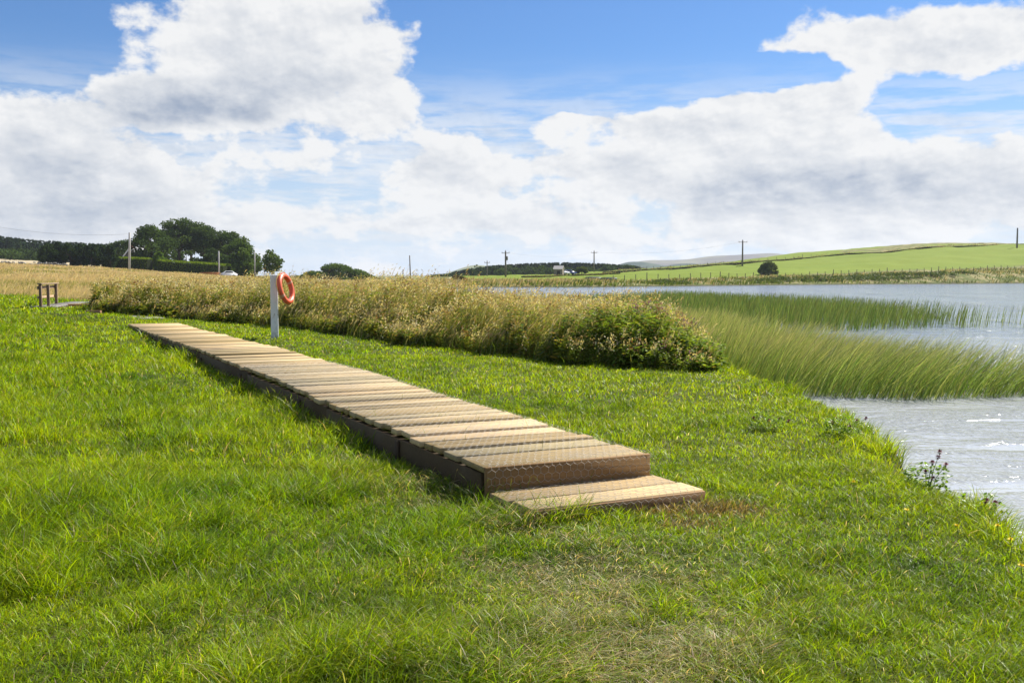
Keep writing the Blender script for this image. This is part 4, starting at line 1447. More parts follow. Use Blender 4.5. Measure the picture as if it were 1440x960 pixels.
# ------------------------------------------------------------------ trees
def tree_mesh(kind, h, w, seed, cols, leaf=.34, nclump=26, per=110, bare=.3):
    per = int(per * 1.5)
    """trunk with limbs and a crown of leaf clumps"""
    g = np.random.default_rng(seed)
    rnd = random.Random(seed)
    bm = bmesh.new()
    lean = rnd.uniform(-.04, .04) * h
    r0 = max(.10, h * .022)
    bm_tube(bm, [(0, 0, -.4), (lean * .3, 0, h * .3), (lean * .7, 0, h * .6), (lean, 0, h * .9)], [r0 * 1.2, r0, r0 * .7, r0 * .2], 7)
    C = []
    for i in range(nclump):
        a = g.uniform(0, 2 * math.pi)
        if kind == 'pine':
            # flat-topped: pads on limbs high on a bare stem
            t = bare + (1 - bare) * g.random() ** .8
            rad = w / 2 * (1.0 - .55 * ((t - .62) / .42) ** 2) * math.sqrt(g.random() * .9 + .1)
            c = (math.cos(a) * rad, math.sin(a) * rad, h * t)
            s = (w * .20, w * .20, h * .075)
        elif kind == 'low':
            t = g.random() ** .9
            rad = w / 2 * math.sqrt(max(.02, 1 - t ** 2.2)) * (.55 + .45 * g.random())
            c = (math.cos(a) * rad, math.sin(a) * rad, h * (.12 + .78 * t)); s = (w * .14, w * .14, h * .13)
        else:
            t = g.random()
            prof = math.sin(math.pi * min(1, (.12 + .88 * t)) ** .85) ** .6
            rad = w / 2 * prof * (.5 + .5 * g.random())
            c = (math.cos(a) * rad, math.sin(a) * rad, h * (bare + (.97 - bare) * t)); s = (w * .17, w * .17, h * .11)
        C.append((c, s))
        if i % 2 == 0:
            z0 = c[2] * rnd.uniform(.55, .8)
            f = z0 / h
            bm_tube(bm, [(lean * f, 0, z0), (c[0] * .55, c[1] * .55, (z0 + c[2]) / 2 + .02 * h), (c[0] * .95, c[1] * .95, c[2])], [r0 * .45, r0 * .3, r0 * .1], 5, False)
    acc = Acc()
    for (c, s) in C:
        k = per
        d = g.normal(0, 1, (k, 3)); d /= np.linalg.norm(d, axis=1, keepdims=True)
        rr = (.55 + .5 * g.random(k) ** .6)[:, None]
        P = np.array(c) + d * rr * np.array(s)
        base = np.array(cols)[g.integers(0, len(cols))]
        col = base * (1 + g.uniform(-.22, .22, (k, 1)))
        N = d + g.normal(0, .7, (k, 3))
        D = np.cross(N, g.normal(0, 1, (k, 3)))
        l = leaf * (.6 + .8 * g.random(k))
        leaves(acc, P, D, l, l * .75, np.clip(col, .003, .9), unit(N))
    return bm, acc


def tree(px, ytop, Y, wpx, kind, label, cols, seed, cat='tree', group=None, bare=.3, name=None, leaf=None, nclump=26, per=110, ybase=None):
    T = at_depth(px, ytop, Y)
    z0 = gz1(T.x, T.y) if ybase is None else at_depth(px, ybase, Y).z
    h = T.z - z0
    w = wpx * Y / F
    root = empty(name or ('pine_tree' if kind == 'pine' else 'broadleaf_tree'), (T.x, T.y, z0), random.uniform(0, 6.28))
    tag(root, label, cat, group)
    bm, acc = tree_mesh(kind, h, w, seed, cols, leaf or .46, nclump, per, bare)
    from_bm('trunk', bm, M['bark'], root, True)
    acc.build('crown', M['crown'], root)
    return root


PINE = [(.040, .070, .022), (.055, .092, .026), (.070, .110, .030), (.048, .080, .024)]
BROAD = [(.060, .105, .018), (.080, .130, .022), (.10, .155, .028), (.068, .115, .024)]
BRIGHT = [(.10, .17, .02), (.13, .20, .025), (.08, .14, .02)]
GP = 'trees of the clump behind the clipped hedge'
# left to right through the clump
tree(172, 339, 262, 46, 'broad', 'dark leafy tree left of and behind the pale grey pole', PINE, 101, group=GP, bare=.1)
tree(212, 319, 232, 62, 'broad', 'broad dark tree in front of the house, leftmost tall crown of the clump', [(.036, .064, .012), (.048, .084, .02), (.06, .10, .024)], 102, group=GP, bare=.16, nclump=40, per=130)
tree(224, 356, 224, 22, 'broad', 'small bright yellow green tree breaking the clipped hedge line', BRIGHT, 103, bare=.1, nclump=14, per=90)
tree(232, 324, 258, 42, 'pine', 'thin-crowned pine just right of the broad tree by the house', PINE, 104, group=GP, bare=.35)
tree(251, 312.5, 246, 50, 'pine', 'tallest flat-topped pine, highest in the clump', PINE, 105, group=GP, bare=.42, nclump=34)
tree(268, 317, 262, 44, 'pine', 'second tallest pine, touching the right of the tallest pine', PINE, 106, group=GP, bare=.45, nclump=30)
tree(286, 321, 248, 48, 'pine', 'wide pine with bare stems in the middle of the clump', PINE, 107, group=GP, bare=.42, nclump=32)
tree(304, 325, 262, 40, 'pine', 'pine directly behind the slim pole at the hedge end', PINE, 108, group=GP, bare=.42, nclump=28)
tree(320, 330, 246, 42, 'pine', 'dark pine sloping down above the white car', PINE, 109, group=GP, bare=.3, nclump=30)
tree(300, 350, 240, 44, 'broad', 'low dark understorey tree below the middle pines', PINE, 110, group=GP, bare=.1)
tree(262, 352, 254, 40, 'broad', 'low shadowed bush-like tree behind the hedge under the tallest pine', PINE, 115, group=GP, bare=.1, nclump=18)
tree(334, 338, 236, 44, 'broad', 'rounded green tree beside the car, lower right of the clump', BROAD, 111, group=GP, bare=.08, nclump=34)
tree(347, 336.5, 232, 34, 'broad', 'rightmost rounded tree of the big clump, behind the thin pole', BROAD, 112, group=GP, bare=.08, nclump=34)
tree(342, 352, 226, 30, 'broad', 'low leafy tree at the right foot of the clump', BROAD, 113, group=GP, bare=.05, nclump=24)
tree(382, 354, 216, 28, 'broad', 'small lone open-crowned tree just left of the white post', [(.07, .115, .022), (.09, .14, .03), (.06, .10, .02)], 114, bare=.34, nclump=30, per=36)
# the round grove over the meadow's edge
tree(472, 371, 300, 64, 'low', 'broad domed tree showing over the meadow right of the life ring', BROAD, 121, group='round grove beyond the meadow', nclump=46, per=130)
tree(441, 381, 296, 38, 'low', 'lower rounded tree on the left shoulder of the domed tree', BROAD, 122, group='round grove beyond the meadow', nclump=26)
tree(498, 379, 306, 46, 'low', 'sloping tree on the right shoulder of the domed tree', BROAD, 123, group='round grove beyond the meadow', nclump=30)
tree(426, 387, 300, 24, 'low', 'small dark bush at the left end of the round grove', BROAD, 124, group='round grove beyond the meadow', nclump=16, name='bush', cat='bush')
tree(517, 388, 310, 30, 'low', 'small low bush at the right end of the round grove', BROAD, 125, group='round grove beyond the meadow', nclump=16, name='bush', cat='bush')
# far side of the lake
tree(1081, 368.5, 226, 25, 'low', 'round grey green bush alone at the edge of the green field', [(.085, .115, .05), (.11, .14, .055), (.13, .165, .06)], 131, cat='bush', name='bush', nclump=80, per=90, leaf=.30)
tree(1041, 375, 300, 11, 'low', 'tiny dark bush at the foot of the crossarm pole', BROAD, 132, cat='bush', name='bush', nclump=10, leaf=.3)
tree(818, 376, 300, 20, 'low', 'pale green bush right of the blue cars', [(.09, .12, .03), (.07, .10, .03)], 133, cat='bush', name='bush', nclump=14)
tree(646, 387, 180, 22, 'low', 'brown and green bush on the far bank at the left end of the water', [(.10, .08, .03), (.07, .07, .025), (.16, .12, .05)], 134, cat='bush', name='bush', nclump=14, leaf=.3)


# ------------------------------------------------------------------ woods that read as one mass
def spruce_mass(name, items, label, cols, dec_cols):
    """items: (x, y, ground z, height, width, conifer?)"""
    acc = Acc()
    for (x, y, z, h, w, con) in items:
        base = np.array(random.choice(cols if con else dec_cols)) * random.uniform(.8, 1.2)
        if con:
            rings = 8
            for i in range(rings):
                t = i / rings
                k = 13
                a = rng.uniform(0, 6.28) + np.arange(k) * 2 * math.pi / k + rng.normal(0, .15, k)
                rad = w / 2 * (1 - t) ** .85 + .15
                P = np.tile([x, y, z + h * (.10 + .90 * t)], (k, 1)) + rng.normal(0, .05, (k, 3)) + np.array([0, 0, h * .05])
                D = np.stack([np.cos(a), np.sin(a), np.full(k, -.38)], -1)
                leaves(acc, P, D, rad * rng.uniform(.8, 1.25, k), rad * .8 + .25, base * rng.uniform(.7, 1.35, (k, 1)), rng.normal(0, 1, (k, 3)) * np.array([1, 1, .5]), .05)
            leaves(acc, np.array([[x, y, z + h * .86]]), np.array([[0.02, 0.02, 1.0]]), h * .16, w * .10, base[None])
            leaves(acc, np.array([[x, y, z + h * .86]]), np.array([[0.02, 0.02, 1.0]]), h * .16, w * .10, base[None], np.array([[1.0, .3, 0]]))
        else:
            for c in range(9):
                ctr = np.array([x, y, z + h * .55]) + unit(rng.normal(0, 1, (1, 3)))[0] * np.array([w * .36, w * .36, h * .33])
                k = 40
                d = unit(rng.normal(0, 1, (k, 3)))
                P = ctr + d * np.array([w * .22, w * .22, h * .17])
                leaves(acc, P, rng.normal(0, 1, (k, 3)), .75, .6, base * rng.uniform(.75, 1.25, (k, 1)), d + rng.normal(0, .4, (k, 3)))
    return tag(acc.build(name, M['crown']), label, 'wood', kind='stuff')


SPR = [(.022, .044, .022), (.028, .052, .024), (.034, .058, .026)]
DEC = [(.038, .068, .018), (.05, .085, .02), (.032, .058, .018)]
it = []
for k in range(320):
    px = random.uniform(-110, 175); Y = random.uniform(395, 470)
    ytop = np.interp(px, [-110, 0, 40, 70, 160, 175], [322, 329, 334, 336, 341, 343]) + random.uniform(0, 4)
    T = at_depth(px, ytop, Y); z = gz1(T.x, Y)
    it.append((T.x, Y, z - .3, T.z - z, random.uniform(4.6, 6.8), True))
for k in range(16):
    px = random.uniform(-90, 62); Y = random.uniform(330, 370)
    T = at_depth(px, random.uniform(345, 352), Y); z = gz1(T.x, Y)
    it.append((T.x, Y, z - .3, T.z - z, random.uniform(6, 9), False))
spruce_mass('spruce_wood', it, 'dark spruce wood on the hill behind the meadow at far left', SPR, DEC)
it = []
for k in range(460):
    px = random.uniform(612, 912); Y = random.uniform(440, 520)
    ytop = np.interp(px, [606, 622, 640, 660, 690, 740, 790, 830, 860, 895, 910], [391, 387, 379.5, 376, 371, 368, 366.5, 367.5, 369, 372, 376]) + abs(random.gauss(0, 1.5))
    T = at_depth(px, ytop, Y); z = gz1(T.x, Y)
    z = min(z, 2.4)
    it.append((T.x, Y, z - .5, T.z - z, random.uniform(4.2, 6.5), True))
for k in range(40):
    px = random.uniform(660, 890); Y = random.uniform(415, 438)
    T = at_depth(px, random.uniform(372, 378), Y); z = gz1(T.x, Y)
    it.append((T.x, Y, z - .3, T.z - z, random.uniform(5, 8), False))
for k in range(12):
    px = random.uniform(608, 650); Y = random.uniform(400, 430)
    T = at_depth(px, random.uniform(384, 387), Y); z = gz1(T.x, Y)
    it.append((T.x, Y, z - .3, max(1.5, T.z - z), random.uniform(5, 7), False))
spruce_mass('far_wood', it, 'long dark spruce wood beyond the lake behind the stone shed', SPR, DEC)


# ------------------------------------------------------------------ hedges
def hedge(name, line, h, w, label, cols, cat='hedge', leaf=.26, den=26, lumpy=.12, sink=.2):
    """line: world points along the hedge's foot"""
    acc = Acc(); bm = bmesh.new()
    pts = [Vector(p) for p in line]
    o = pts[0]
    core = []
    for a, b_ in zip(pts, pts[1:]):
        d = (b_ - a); L = math.hypot(d.x, d.y); ang = math.atan2(d.y, d.x)
        n = int(L * (2 * h + w) * den)
        s = rng.random(n); side = rng.random(n) * (2 * h + w)
        lum = (fbm(s * L * .35 + a.x, side * .5, 25, 2) - .5) * 2 * lumpy
        off = np.where(side < h, -w / 2, np.where(side > h + w, w / 2, side - h - w / 2))
        zz = np.where(side < h, side, np.where(side > h + w, 2 * h + w - side, h))
        nx = np.where(side < h, -1.0, np.where(side > h + w, 1.0, 0.0)); nzz = np.where(nx == 0, 1.0, .15)
        off = off + nx * (lum + .1); zz = zz + (nx == 0) * lum
        X = a.x + d.x * s - math.sin(ang) * off; Y = a.y + d.y * s + math.cos(ang) * off
        Z = a.z + d.z * s + zz + rng.normal(0, .04, n)
        N = np.stack([-math.sin(ang) * nx, math.cos(ang) * nx, nzz], -1) + rng.normal(0, .55, (n, 3))
        leaves(acc, np.stack([X, Y, Z], -1), np.cross(N, rng.normal(0, 1, (n, 3))), leaf, leaf * .7, vary(pick(n, cols), .25), unit(N))
        if cat == 'hedge':
            # lighter sprigs along the top, the sun's rim light put into their colour
            n2 = int(L * w * 40); s = rng.random(n2); off = rng.uniform(-w / 2, w / 2, n2)
            P = np.stack([a.x + d.x * s - math.sin(ang) * off, a.y + d.y * s + math.cos(ang) * off, a.z + d.z * s + h + .25 * (1 - (2 * off / w) ** 2)], -1)
            leaves(acc, P, np.stack([rng.normal(0, .4, n2), rng.normal(0, .4, n2), np.ones(n2)], -1), .34, .22, vary(pick(n2, [(.20, .28, .02), (.16, .24, .02)]), .2), rng.normal(0, 1, (n2, 3)))
        c = (a + b_) / 2 - o
        bm_box(bm, (c.x, c.y, c.z + h / 2 - sink / 2), (L, w - .1, h - .12 + sink), Matrix.Rotation(ang, 4, 'Z') @ Matrix.Rotation(-math.atan2(d.z, L), 4, 'Y'))
    root = empty(name, o); tag(root, label, cat)
    core = from_bm('stems', bm, plain_mat('hedge_twigs', (.022, .03, .012), .9, .4, 3.0, .05), root)
    l = acc.build('foliage', M['crown'], root); l.location = -o
    return root


def foot(px, Y):
    x = (px - CX) / F * Y
    return (x, Y, gz1(x, Y))


HG = [(.060, .10, .014), (.085, .135, .012), (.11, .17, .018)]
hedge('clipped_hedge', [foot(px, Y) for px, Y in ((158, 224), (200, 222), (212, 221))], 2.5, 1.8, 'clipped green hedge left of the small bright tree', HG)
hedge('clipped_hedge', [foot(px, Y) for px, Y in ((226, 221), (260, 220), (290, 219), (317, 218))], 2.4, 1.8, 'long clipped green hedge under the pine clump', HG)
hedge('clipped_hedge', [foot(px, Y) for px, Y in ((318.5, 224), (338, 240))], 2.3, 1.6, 'short bright hedge stretch running back behind the white car', [(.09, .16, .02), (.12, .19, .025), (.07, .12, .012)])
CON = [(.020, .040, .014), (.028, .052, .012), (.036, .062, .018)]
for k, (px, yt, wp_) in enumerate(((66, 343, 26), (82, 341, 26), (98, 340, 26), (113, 342, 26), (128, 341, 26), (143, 343, 26), (155, 345, 20))):
    tree(px, yt, 218 + (k % 2) * 3, wp_, 'low', ['leftmost dark bush of the conifer row by the stone wall', 'second dark bush from the left in the conifer row', 'third dark bush from the left in the conifer row', 'middle dark bush of the conifer row', 'fifth dark bush from the left in the conifer row',
         'sixth dark bush from the left in the conifer row', 'rightmost small dark bush of the conifer row beside the clipped hedge'][k], CON, 140 + k, cat='bush', group='dark conifer row on the meadow crest', name='conifer_bush', nclump=34, per=90, leaf=.34)

# field boundary running up the green hill
BD = [(.20, .20, .06), (.30, .25, .11), (.13, .16, .04), (.40, .32, .17)]
pts = []
for px in (850, 900, 950, 1000, 1050, 1100, 1140, 1190, 1240, 1300, 1360, 1440, 1540):
    pts.append(foot(px, float(hedge_depth(px))))
hedge('field_boundary', pts, .45, 1.7, 'low dark overgrown boundary bank running up across the green hill', BD, 'field boundary', .3, 14, .8)
hedge('field_bank', [foot(px, Y) for px, Y in ((735, 236), (775, 244), (822, 252), (870, 262), (930, 240))][:4], .45, 1.0, 'low dark grassy bank in front of the stone shed', BD, 'bank', .25, 16, .3)


# ------------------------------------------------------------------ drystone wall at far left
def stone_wall():
    root = empty('drystone_wall', foot(-60, 196)); o = root.location.copy()
    tag(root, 'low grey drystone wall along the meadow crest at far left', 'stone wall')
    V, Fc, T = [], [], []
    for i in range(250):
        px = random.uniform(-60, 96); Y = 196 + 12 * (px + 60) / 156
        f = foot(px, Y)
        s = [random.uniform(.25, .55), random.uniform(.3, .5), random.uniform(.14, .26)]
        bm = bmesh.new(); bm_box(bm, (f[0] - o.x, f[1] - o.y + random.uniform(-.1, .1), f[2] - o.z + random.uniform(0.05, .85)), s, Matrix.Rotation(random.uniform(-.3, .3), 4, 'Z'), .03, .03)
        bm.verts.index_update(); b0 = len(V); g = random.uniform(.16, .36)
        for v in bm.verts: V.append(v.co.copy()); T.append((g, g * .96, g * .9, 1))
        for q in bm.faces: Fc.append([b0 + v.index for v in q.verts])
        bm.free()
    mesh_obj('stones', V, Fc, tint_mat('grey_stone', .9, .1), root, np.array(T, np.float32))


stone_wall()


# ------------------------------------------------------------------ buildings
M['slate'] = plain_mat('slate_roof', (.34, .34, .35), .7, .25, 3.0, .3, .01, stretch=(1, 1, 5))
M['harl'] = plain_mat('grey_harled_wall', (.16, .15, .14), .9, .15, 6.0, .1)
M['trim_white'] = plain_mat('white_trim', (.75, .75, .73), .5, .05, 6.0)
M['brick_red'] = plain_mat('red_chimney', (.30, .12, .08), .9, .25, 8.0, .1)
M['dark_glass'] = plain_mat('window_glass', (.02, .025, .03), .08, .1, 4.0, .6)


def gable_house():
    f = foot(186, 236)
    root = empty('house', f, R(-28))
    tag(root, 'house with white gable edge and red chimney half hidden by the broad tree', 'house')
    w, l, e, rg = 6.0, 8.0, 2.4, 5.0
    bm = bmesh.new()
    v = [bm.verts.new(c) for c in ((-w / 2, 0, -1), (w / 2, 0, -1), (w / 2, 0, e), (0, 0, rg), (-w / 2, 0, e), (-w / 2, l, -1), (w / 2, l, -1), (w / 2, l, e), (0, l, rg), (-w / 2, l, e))]
    for q in ((0, 1, 2, 3, 4), (9, 8, 7, 6, 5), (1, 6, 7, 2), (0, 4, 9, 5)): bm.faces.new([v[i] for i in q])
    from_bm('wall', bm, M['harl'], root)
    bm = bmesh.new()
    for s in (-1, 1):
        sl = math.atan2(rg - e, w / 2); ln = math.hypot(rg - e, w / 2) + .3
        bm_box(bm, (s * (w / 4 + .06), l / 2, (e + rg) / 2 + .06), (ln, l + .3, .12), Matrix.Rotation(s * sl, 4, 'Y'))
    rf = from_bm('roof', bm, M['slate'], root)
    bm = bmesh.new()
    for s in (-1, 1):
        sl = math.atan2(rg - e, w / 2); ln = math.hypot(rg - e, w / 2) + .3
        bm_box(bm, (s * (w / 4 + .06), -.22, (e + rg) / 2 + .02), (ln, .12, .34), Matrix.Rotation(s * sl, 4, 'Y'))
    from_bm('bargeboard', bm, M['trim_white'], root)
    bm = bmesh.new(); bm_box(bm, (0, .5, rg + .4), (.8, .7, 1.3), None, .03); bm_box(bm, (0, .5, rg + 1.08), (.92, .82, .12))
    ch = from_bm('chimney', bm, M['brick_red'], rf)
    bm = bmesh.new(); bm_box(bm, (.9, -.03, 1.4), (1.0, .06, 1.2))
    wn = from_bm('window', bm, M['trim_white'], root)
    bm = bmesh.new(); bm_box(bm, (.9, -.065, 1.4), (.84, .03, 1.04))
    from_bm('pane', bm, M['dark_glass'], wn)


gable_house()


def shed():
    f = foot(784.5, 262)
    root = empty('stone_shed', f, R(-14))
    tag(root, 'small stone shed with pale roof on the far shore', 'shed')
    w, l, e, rg = 2.35, 2.2, 1.75, 2.55
    bm = bmesh.new()
    v = [bm.verts.new(c) for c in ((-w / 2, 0, -.6), (w / 2, 0, -.6), (w / 2, 0, e), (-w / 2, 0, e), (-w / 2, l, -.6), (w / 2, l, -.6), (w / 2, l, e), (-w / 2, l, e), (-w / 2, l / 2, rg), (w / 2, l / 2, rg))]
    for q in ((0, 1, 2, 3), (7, 6, 5, 4), (1, 5, 6, 9, 2), (0, 3, 8, 7, 4)): bm.faces.new([v[i] for i in q])
    from_bm('wall', bm, plain_mat('shed_stone', (.24, .20, .16), .9, .35, 2.5, .1, .03), root)
    bm = bmesh.new()
    for s in (-1, 1):
        sl = math.atan2(rg - e, l / 2); ln = math.hypot(rg - e, l / 2) + .2
        bm_box(bm, (0, l / 2 + s * (l / 4 + .05), (e + rg) / 2 + .05), (w + .25, ln, .09), Matrix.Rotation(-s * sl, 4, 'X'))
    from_bm('roof', bm, plain_mat('pale_roof_sheet', (.50, .46, .42), .7, .12, 3.0), root)
    bm = bmesh.new(); bm_box(bm, (.15, -.02, .55), (.85, .05, 1.6)); from_bm('door', bm, plain_mat('dark_door', (.05, .04, .035), .8, .2), root)


shed()


# ------------------------------------------------------------------ cars and boats
def car(px, Y, rz, paint, label):
    f = foot(px, Y)
    root = empty('parked_car', f, rz); tag(root, label, 'car', 'cars parked in the distance')
    prof = [(-2.0, .32), (-2.05, .75), (-1.85, .92), (-1.55, .98), (-1.05, 1.42), (.35, 1.46), (.95, 1.0), (1.75, .86), (2.0, .68), (2.02, .32)]

    def body(w0, w1, pr, name, mat, lift=0.0):
        bm = bmesh.new(); A_, B_ = [], []
        for (x, z) in pr:
            hw = w0 if z < 1.0 else w1
            A_.append(bm.verts.new((x, -hw, z + lift))); B_.append(bm.verts.new((x, hw, z + lift)))
        n = len(pr)
        for i in range(n): bm.faces.new((A_[i], A_[(i + 1) % n], B_[(i + 1) % n], B_[i]))
        bm.faces.new(A_[::-1]); bm.faces.new(B_)
        bmesh.ops.bevel(bm, geom=list(bm.edges), offset=.05, segments=2, affect='EDGES')
        return from_bm(name, bm, mat, root, True)
    body(.86, .68, prof, 'body', paint)
    for s in (-1, 1):
        bm = bmesh.new()
        q = [bm.verts.new((x, s * (.80 if z < 1.1 else .70), z)) for (x, z) in ((-1.30, 1.02), (-1.0, 1.36), (.28, 1.38), (.72, 1.04))]
        r = bmesh.ops.extrude_face_region(bm, geom=[bm.faces.new(q)])
        for v in r['geom']:
            if isinstance(v, bmesh.types.BMVert): v.co.y += s * .04
        from_bm('side_window', bm, M['dark_glass'], root)
    for (nm, pts_) in (('windscreen', ((.42, 1.42), (.93, 1.04))), ('rear_window', ((-1.1, 1.40), (-1.5, 1.03)))):
        bm = bmesh.new(); (x0, z0), (x1, z1) = pts_
        a = math.atan2(z1 - z0, x1 - x0)
        bm_box(bm, ((x0 + x1) / 2 + .02 * (1 if x1 > x0 else -1), 0, (z0 + z1) / 2 + .03), (math.hypot(x1 - x0, z1 - z0) * .86, 1.22, .04), Matrix.Rotation(-a, 4, 'Y'))
        from_bm(nm, bm, M['dark_glass'], root)
    for (x, y) in ((-1.25, -.80), (-1.25, .80), (1.28, -.80), (1.28, .80)):
        bm = bmesh.new(); bm_tube(bm, [(x, y - .1, .32), (x, y + .1, .32)], .32, 16); wh = from_bm('wheel', bm, plain_mat('tyre', (.02, .02, .02), .9, .1), root)
        bm = bmesh.new(); s = 1 if y > 0 else -1; bm_tube(bm, [(x, y + s * .085, .32), (x, y + s * .112, .32)], .19, 12); from_bm('rim', bm, plain_mat('alloy', (.5, .5, .5), .35, .05, metallic=.7), wh)
    for s in (-1, 1):
        bm = bmesh.new(); bm_box(bm, (1.98, s * .62, .72), (.10, .3, .13), None, .02); from_bm('headlight', bm, M['trim_white'], root)
        bm = bmesh.new(); bm_box(bm, (-2.03, s * .66, .80), (.08, .2, .16), None, .02); from_bm('tail_light', bm, plain_mat('red_lens', (.3, .02, .02), .3, .05), root)
    return root


w_paint = plain_mat('white_car_paint', (.78, .79, .80), .25, .03, 2.0, .5)
b_paint = plain_mat('blue_car_paint', (.03, .055, .16), .25, .05, 2.0, .5)
s_paint = plain_mat('silver_car_paint', (.50, .51, .53), .3, .05, 2.0, .5)
car(320.5, 210, R(200), w_paint, 'white car parked at the end of the clipped hedge')
car(800, 272, R(12), b_paint, 'dark blue car parked right of the stone shed')
car(793, 270, R(-65), s_paint, 'pale silver car just right of the stone shed')


def boat(px, Y, rz, label):
    f = foot(px, Y)
    root = empty('rowing_boat', f, rz); tag(root, label, 'boat', 'boats drawn up on the far bank')
    bm = bmesh.new(); rings = []
    for i in range(11):
        t = i / 10; x = -1.7 + 3.4 * t
        wv = .62 * math.sin(math.pi * (.12 + .80 * t)) ** .6 if t < .98 else .06
        rings.append([bm.verts.new((x, wv * math.cos(a), .52 * math.sin(a) ** .8 * (.8 + .2 * math.sin(math.pi * t)) if 0 < a < math.pi else 0)) for a in [math.pi * k / 8 for k in range(9)]])
    for r0, r1 in zip(rings, rings[1:]):
        for k in range(8): bm.faces.new((r0[k], r0[k + 1], r1[k + 1], r1[k]))
    bm.faces.new(rings[0]); bm.faces.new(rings[-1][::-1])
    from_bm('hull', bm, plain_mat('dark_green_hull', (.025, .05, .04), .5, .2), root, True)
    bm = bmesh.new(); bm_box(bm, (0, 0, .53), (3.0, .06, .07)); from_bm('keel', bm, M['pole'], root)


boat(834, 205, R(10), 'upturned dark green boat on the turf below the crossarm pole')
boat(856, 204, R(3), 'smaller upturned dark boat to the right of the other boat')


# low rust-brown log stack by the hedge end
def log_stack():
    f = foot(295, 208); root = empty('log_stack', f, R(3)); tag(root, 'long low rust brown log stack before the clipped hedge', 'log stack')
    for r in range(2):
        for k in range(5 - r):
            bm = bmesh.new(); rr = .17
            bm_tube(bm, [(-1.9 + random.uniform(-.15, .15), (k - 2 + r * .5) * .35, .17 + r * .3), (1.9 + random.uniform(-.15, .15), (k - 2 + r * .5) * .35, .17 + r * .3)], [rr, rr * .9], 9)
            from_bm('log', bm, plain_mat('orange_log', (.30, .13, .05), .85, .3, 4.0, .1), root, True)


log_stack()

# ------------------------------------------------------------------ fences of the far field
M['fence'] = plain_mat('fence_timber', (.20, .17, .13), .9, .3, 5.0, .1)


def fence(line, step, h, label, r=.07):
    root = empty('field_fence', line[0]); o = root.location.copy(); tag(root, label, 'fence')
    pts = [Vector(p) for p in line]; tops = []
    i, carry = 0, 0.0
    proto = None
    for a, b_ in zip(pts, pts[1:]):
        L = (b_ - a).length; t = carry
        while t < L:
            p = a.lerp(b_, t / L); z = gz1(p.x, p.y); hh = h * random.uniform(.9, 1.1) * (1.25 if i % 7 == 3 else 1)
            bm = bmesh.new(); bm_tube(bm, [(0, 0, -.3), (random.uniform(-.05, .05), 0, hh)], [r * (1.5 if i % 7 == 3 else 1), r], 6)
            q = from_bm('post', bm, M['fence'], root); q.location = (p.x - o.x, p.y - o.y, z - o.z)
            tops.append((p.x - o.x, p.y - o.y, z - o.z)); i += 1; t += step
        carry = t - L
    for hz in (.35, .65, .95):
        bm = bmesh.new(); bm_tube(bm, [(x, y, z + hz * h) for (x, y, z) in tops], .012, 4); from_bm('fence_wire', bm, M['fence'], root)


fd = lambda px: np.interp(px, [860, 1000, 1140, 1300, 1440, 1540], [188, 199, 218, 238, 256, 266])
fence([foot(px, float(fd(px))) for px in range(862, 1541, 30)], 2.6, 1.05, 'line of dark fence posts along the foot of the green field')
fence([foot(px, float(hedge_depth(px)) - 1.6) for px in range(870, 1150, 30)], 3.4, 1.25, 'fence posts along the overgrown boundary on the green hill', .06)

# ------------------------------------------------------------------ distant hills
def far_hill(name, prof, Y, depth, mat, label=None):
    """a ridge with a real body: prof gives its skyline"""
    xs = np.linspace(prof[0][0], prof[-1][0], 120)
    ys = np.interp(xs, [p[0] for p in prof], [p[1] for p in prof])
    k = np.ones(7) / 7; ys = np.convolve(np.pad(ys, 3, 'edge'), k, 'valid')
    rows = 18; V = []
    for j in range(rows):
        t = j / (rows - 1)
        s = math.sin(math.pi * t) ** .8 if 0 < t < 1 else 0
        for px, py in zip(xs, ys):
            T = at_depth(px, py, Y)
            x = T.x; yy = Y + (t - .5) * depth
            ed = 1.0
            z = -8 + (T.z + 8) * s * ed + 0.05 * depth / 10 * (fbm(np.array([x * .004]), np.array([yy * .004]), 33, 4)[0] - .5) * s * 1.6
            V.append((x, yy, z))
    n = len(xs)
    Fc = [(j * n + i, j * n + i + 1, (j + 1) * n + i + 1, (j + 1) * n + i) for j in range(rows - 1) for i in range(n - 1)]
    return tag(mesh_obj(name, V, Fc, mat, smooth=True), kind='structure')


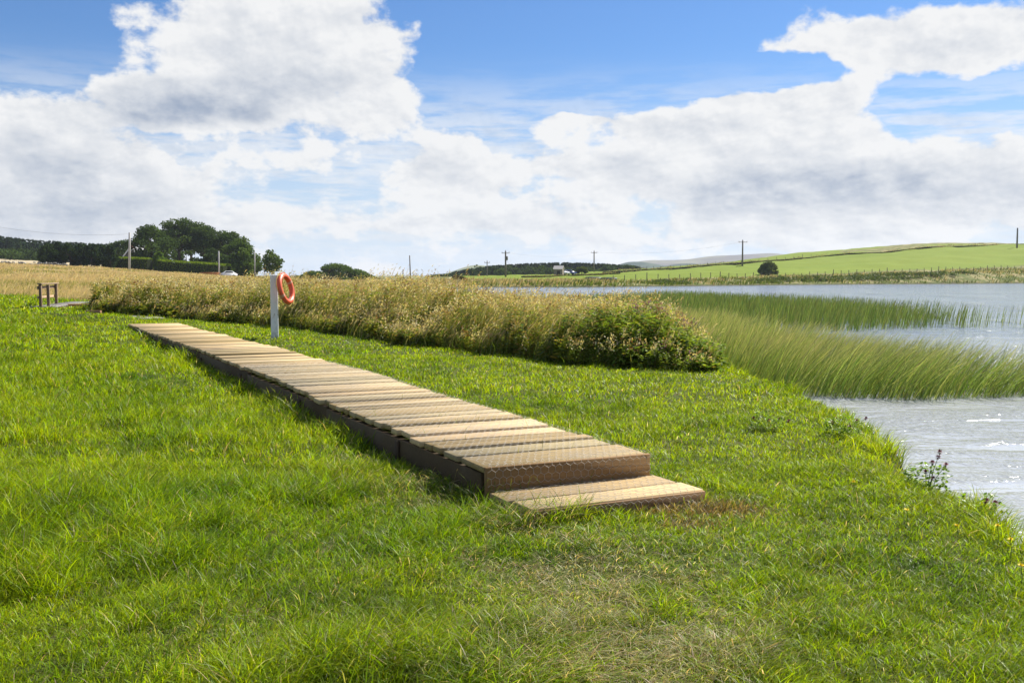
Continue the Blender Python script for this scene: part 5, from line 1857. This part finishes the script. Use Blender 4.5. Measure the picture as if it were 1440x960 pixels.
def hill_mat(name, a, c, scale):
    m, b, p = new_mat(name)
    geo = b.n.new('ShaderNodeNewGeometry').outputs['Position']
    n = b.noise(geo, scale, 6, .65)
    b.put(p.inputs['Base Color'], b.mix(b.maprange(n, .42, .58), a, c)); p.inputs['Roughness'].default_value = 1; p.inputs['Specular IOR Level'].default_value = 0
    return m


far_hill('wooded_hills', [(840, 384), (870, 372), (885, 368), (900, 368), (935, 374), (955, 371), (975, 371), (1000, 378), (1030, 384)], 2100, 500, hill_mat('hill_woods', (.06, .085, .075, 1), (.09, .115, .09, 1), .02))
far_hill('moor_hills', [(820, 386), (880, 372), (905, 366), (945, 366), (970, 365), (1000, 360), (1050, 358), (1080, 356), (1096, 357), (1130, 366), (1200, 374), (1300, 384)], 3200, 900, hill_mat('heather_moor', (.15, .14, .135, 1), (.20, .195, .15, 1), .006))
far_hill('low_hills', [(480, 394), (540, 391), (556, 388.5), (580, 388), (600, 387.5), (625, 386), (650, 377), (668, 372), (690, 374), (740, 384), (800, 392)], 2600, 700, hill_mat('pale_pasture', (.16, .19, .10, 1), (.24, .23, .12, 1), .006))

# a few stones and a dead branch at the far end of the water
bm = bmesh.new(); bmesh.ops.create_icosphere(bm, subdivisions=3, radius=.6)
for v in bm.verts: v.co = v.co * (1 + .25 * (fbm(np.array([v.co.x * 2]), np.array([v.co.y * 2 + v.co.z]), 3, 2)[0] - .5)) * 1.0; v.co.z *= .45; v.co.x *= 2.2
p = at(661, 406.5, WATER)
o = from_bm('water_rock', bm, plain_mat('lichen_rock', (.22, .20, .16), .9, .3, 3.0, .1), None, True); o.location = (p.x, p.y, WATER); tag(o, 'flat pale rock breaking the water at the lake\'s far left end', 'rock')

# ------------------------------------------------------------------ summer haze in the air
def haze():
    bm = bmesh.new()
    bm_box(bm, (0, 0, 36), (8800, 8800, 112))
    m = bpy.data.materials.new('summer_haze'); m.use_nodes = True
    t = m.node_tree; t.nodes.clear()
    o = t.nodes.new('ShaderNodeOutputMaterial'); v = t.nodes.new('ShaderNodeVolumePrincipled')
    v.inputs['Color'].default_value = (0.80, 0.88, 1.0, 1); v.inputs['Density'].default_value = 0.00010; v.inputs['Anisotropy'].default_value = 0.2
    t.links.new(v.outputs[0], o.inputs['Volume'])
    tag(from_bm('haze', bm, m), kind='stuff')


haze()
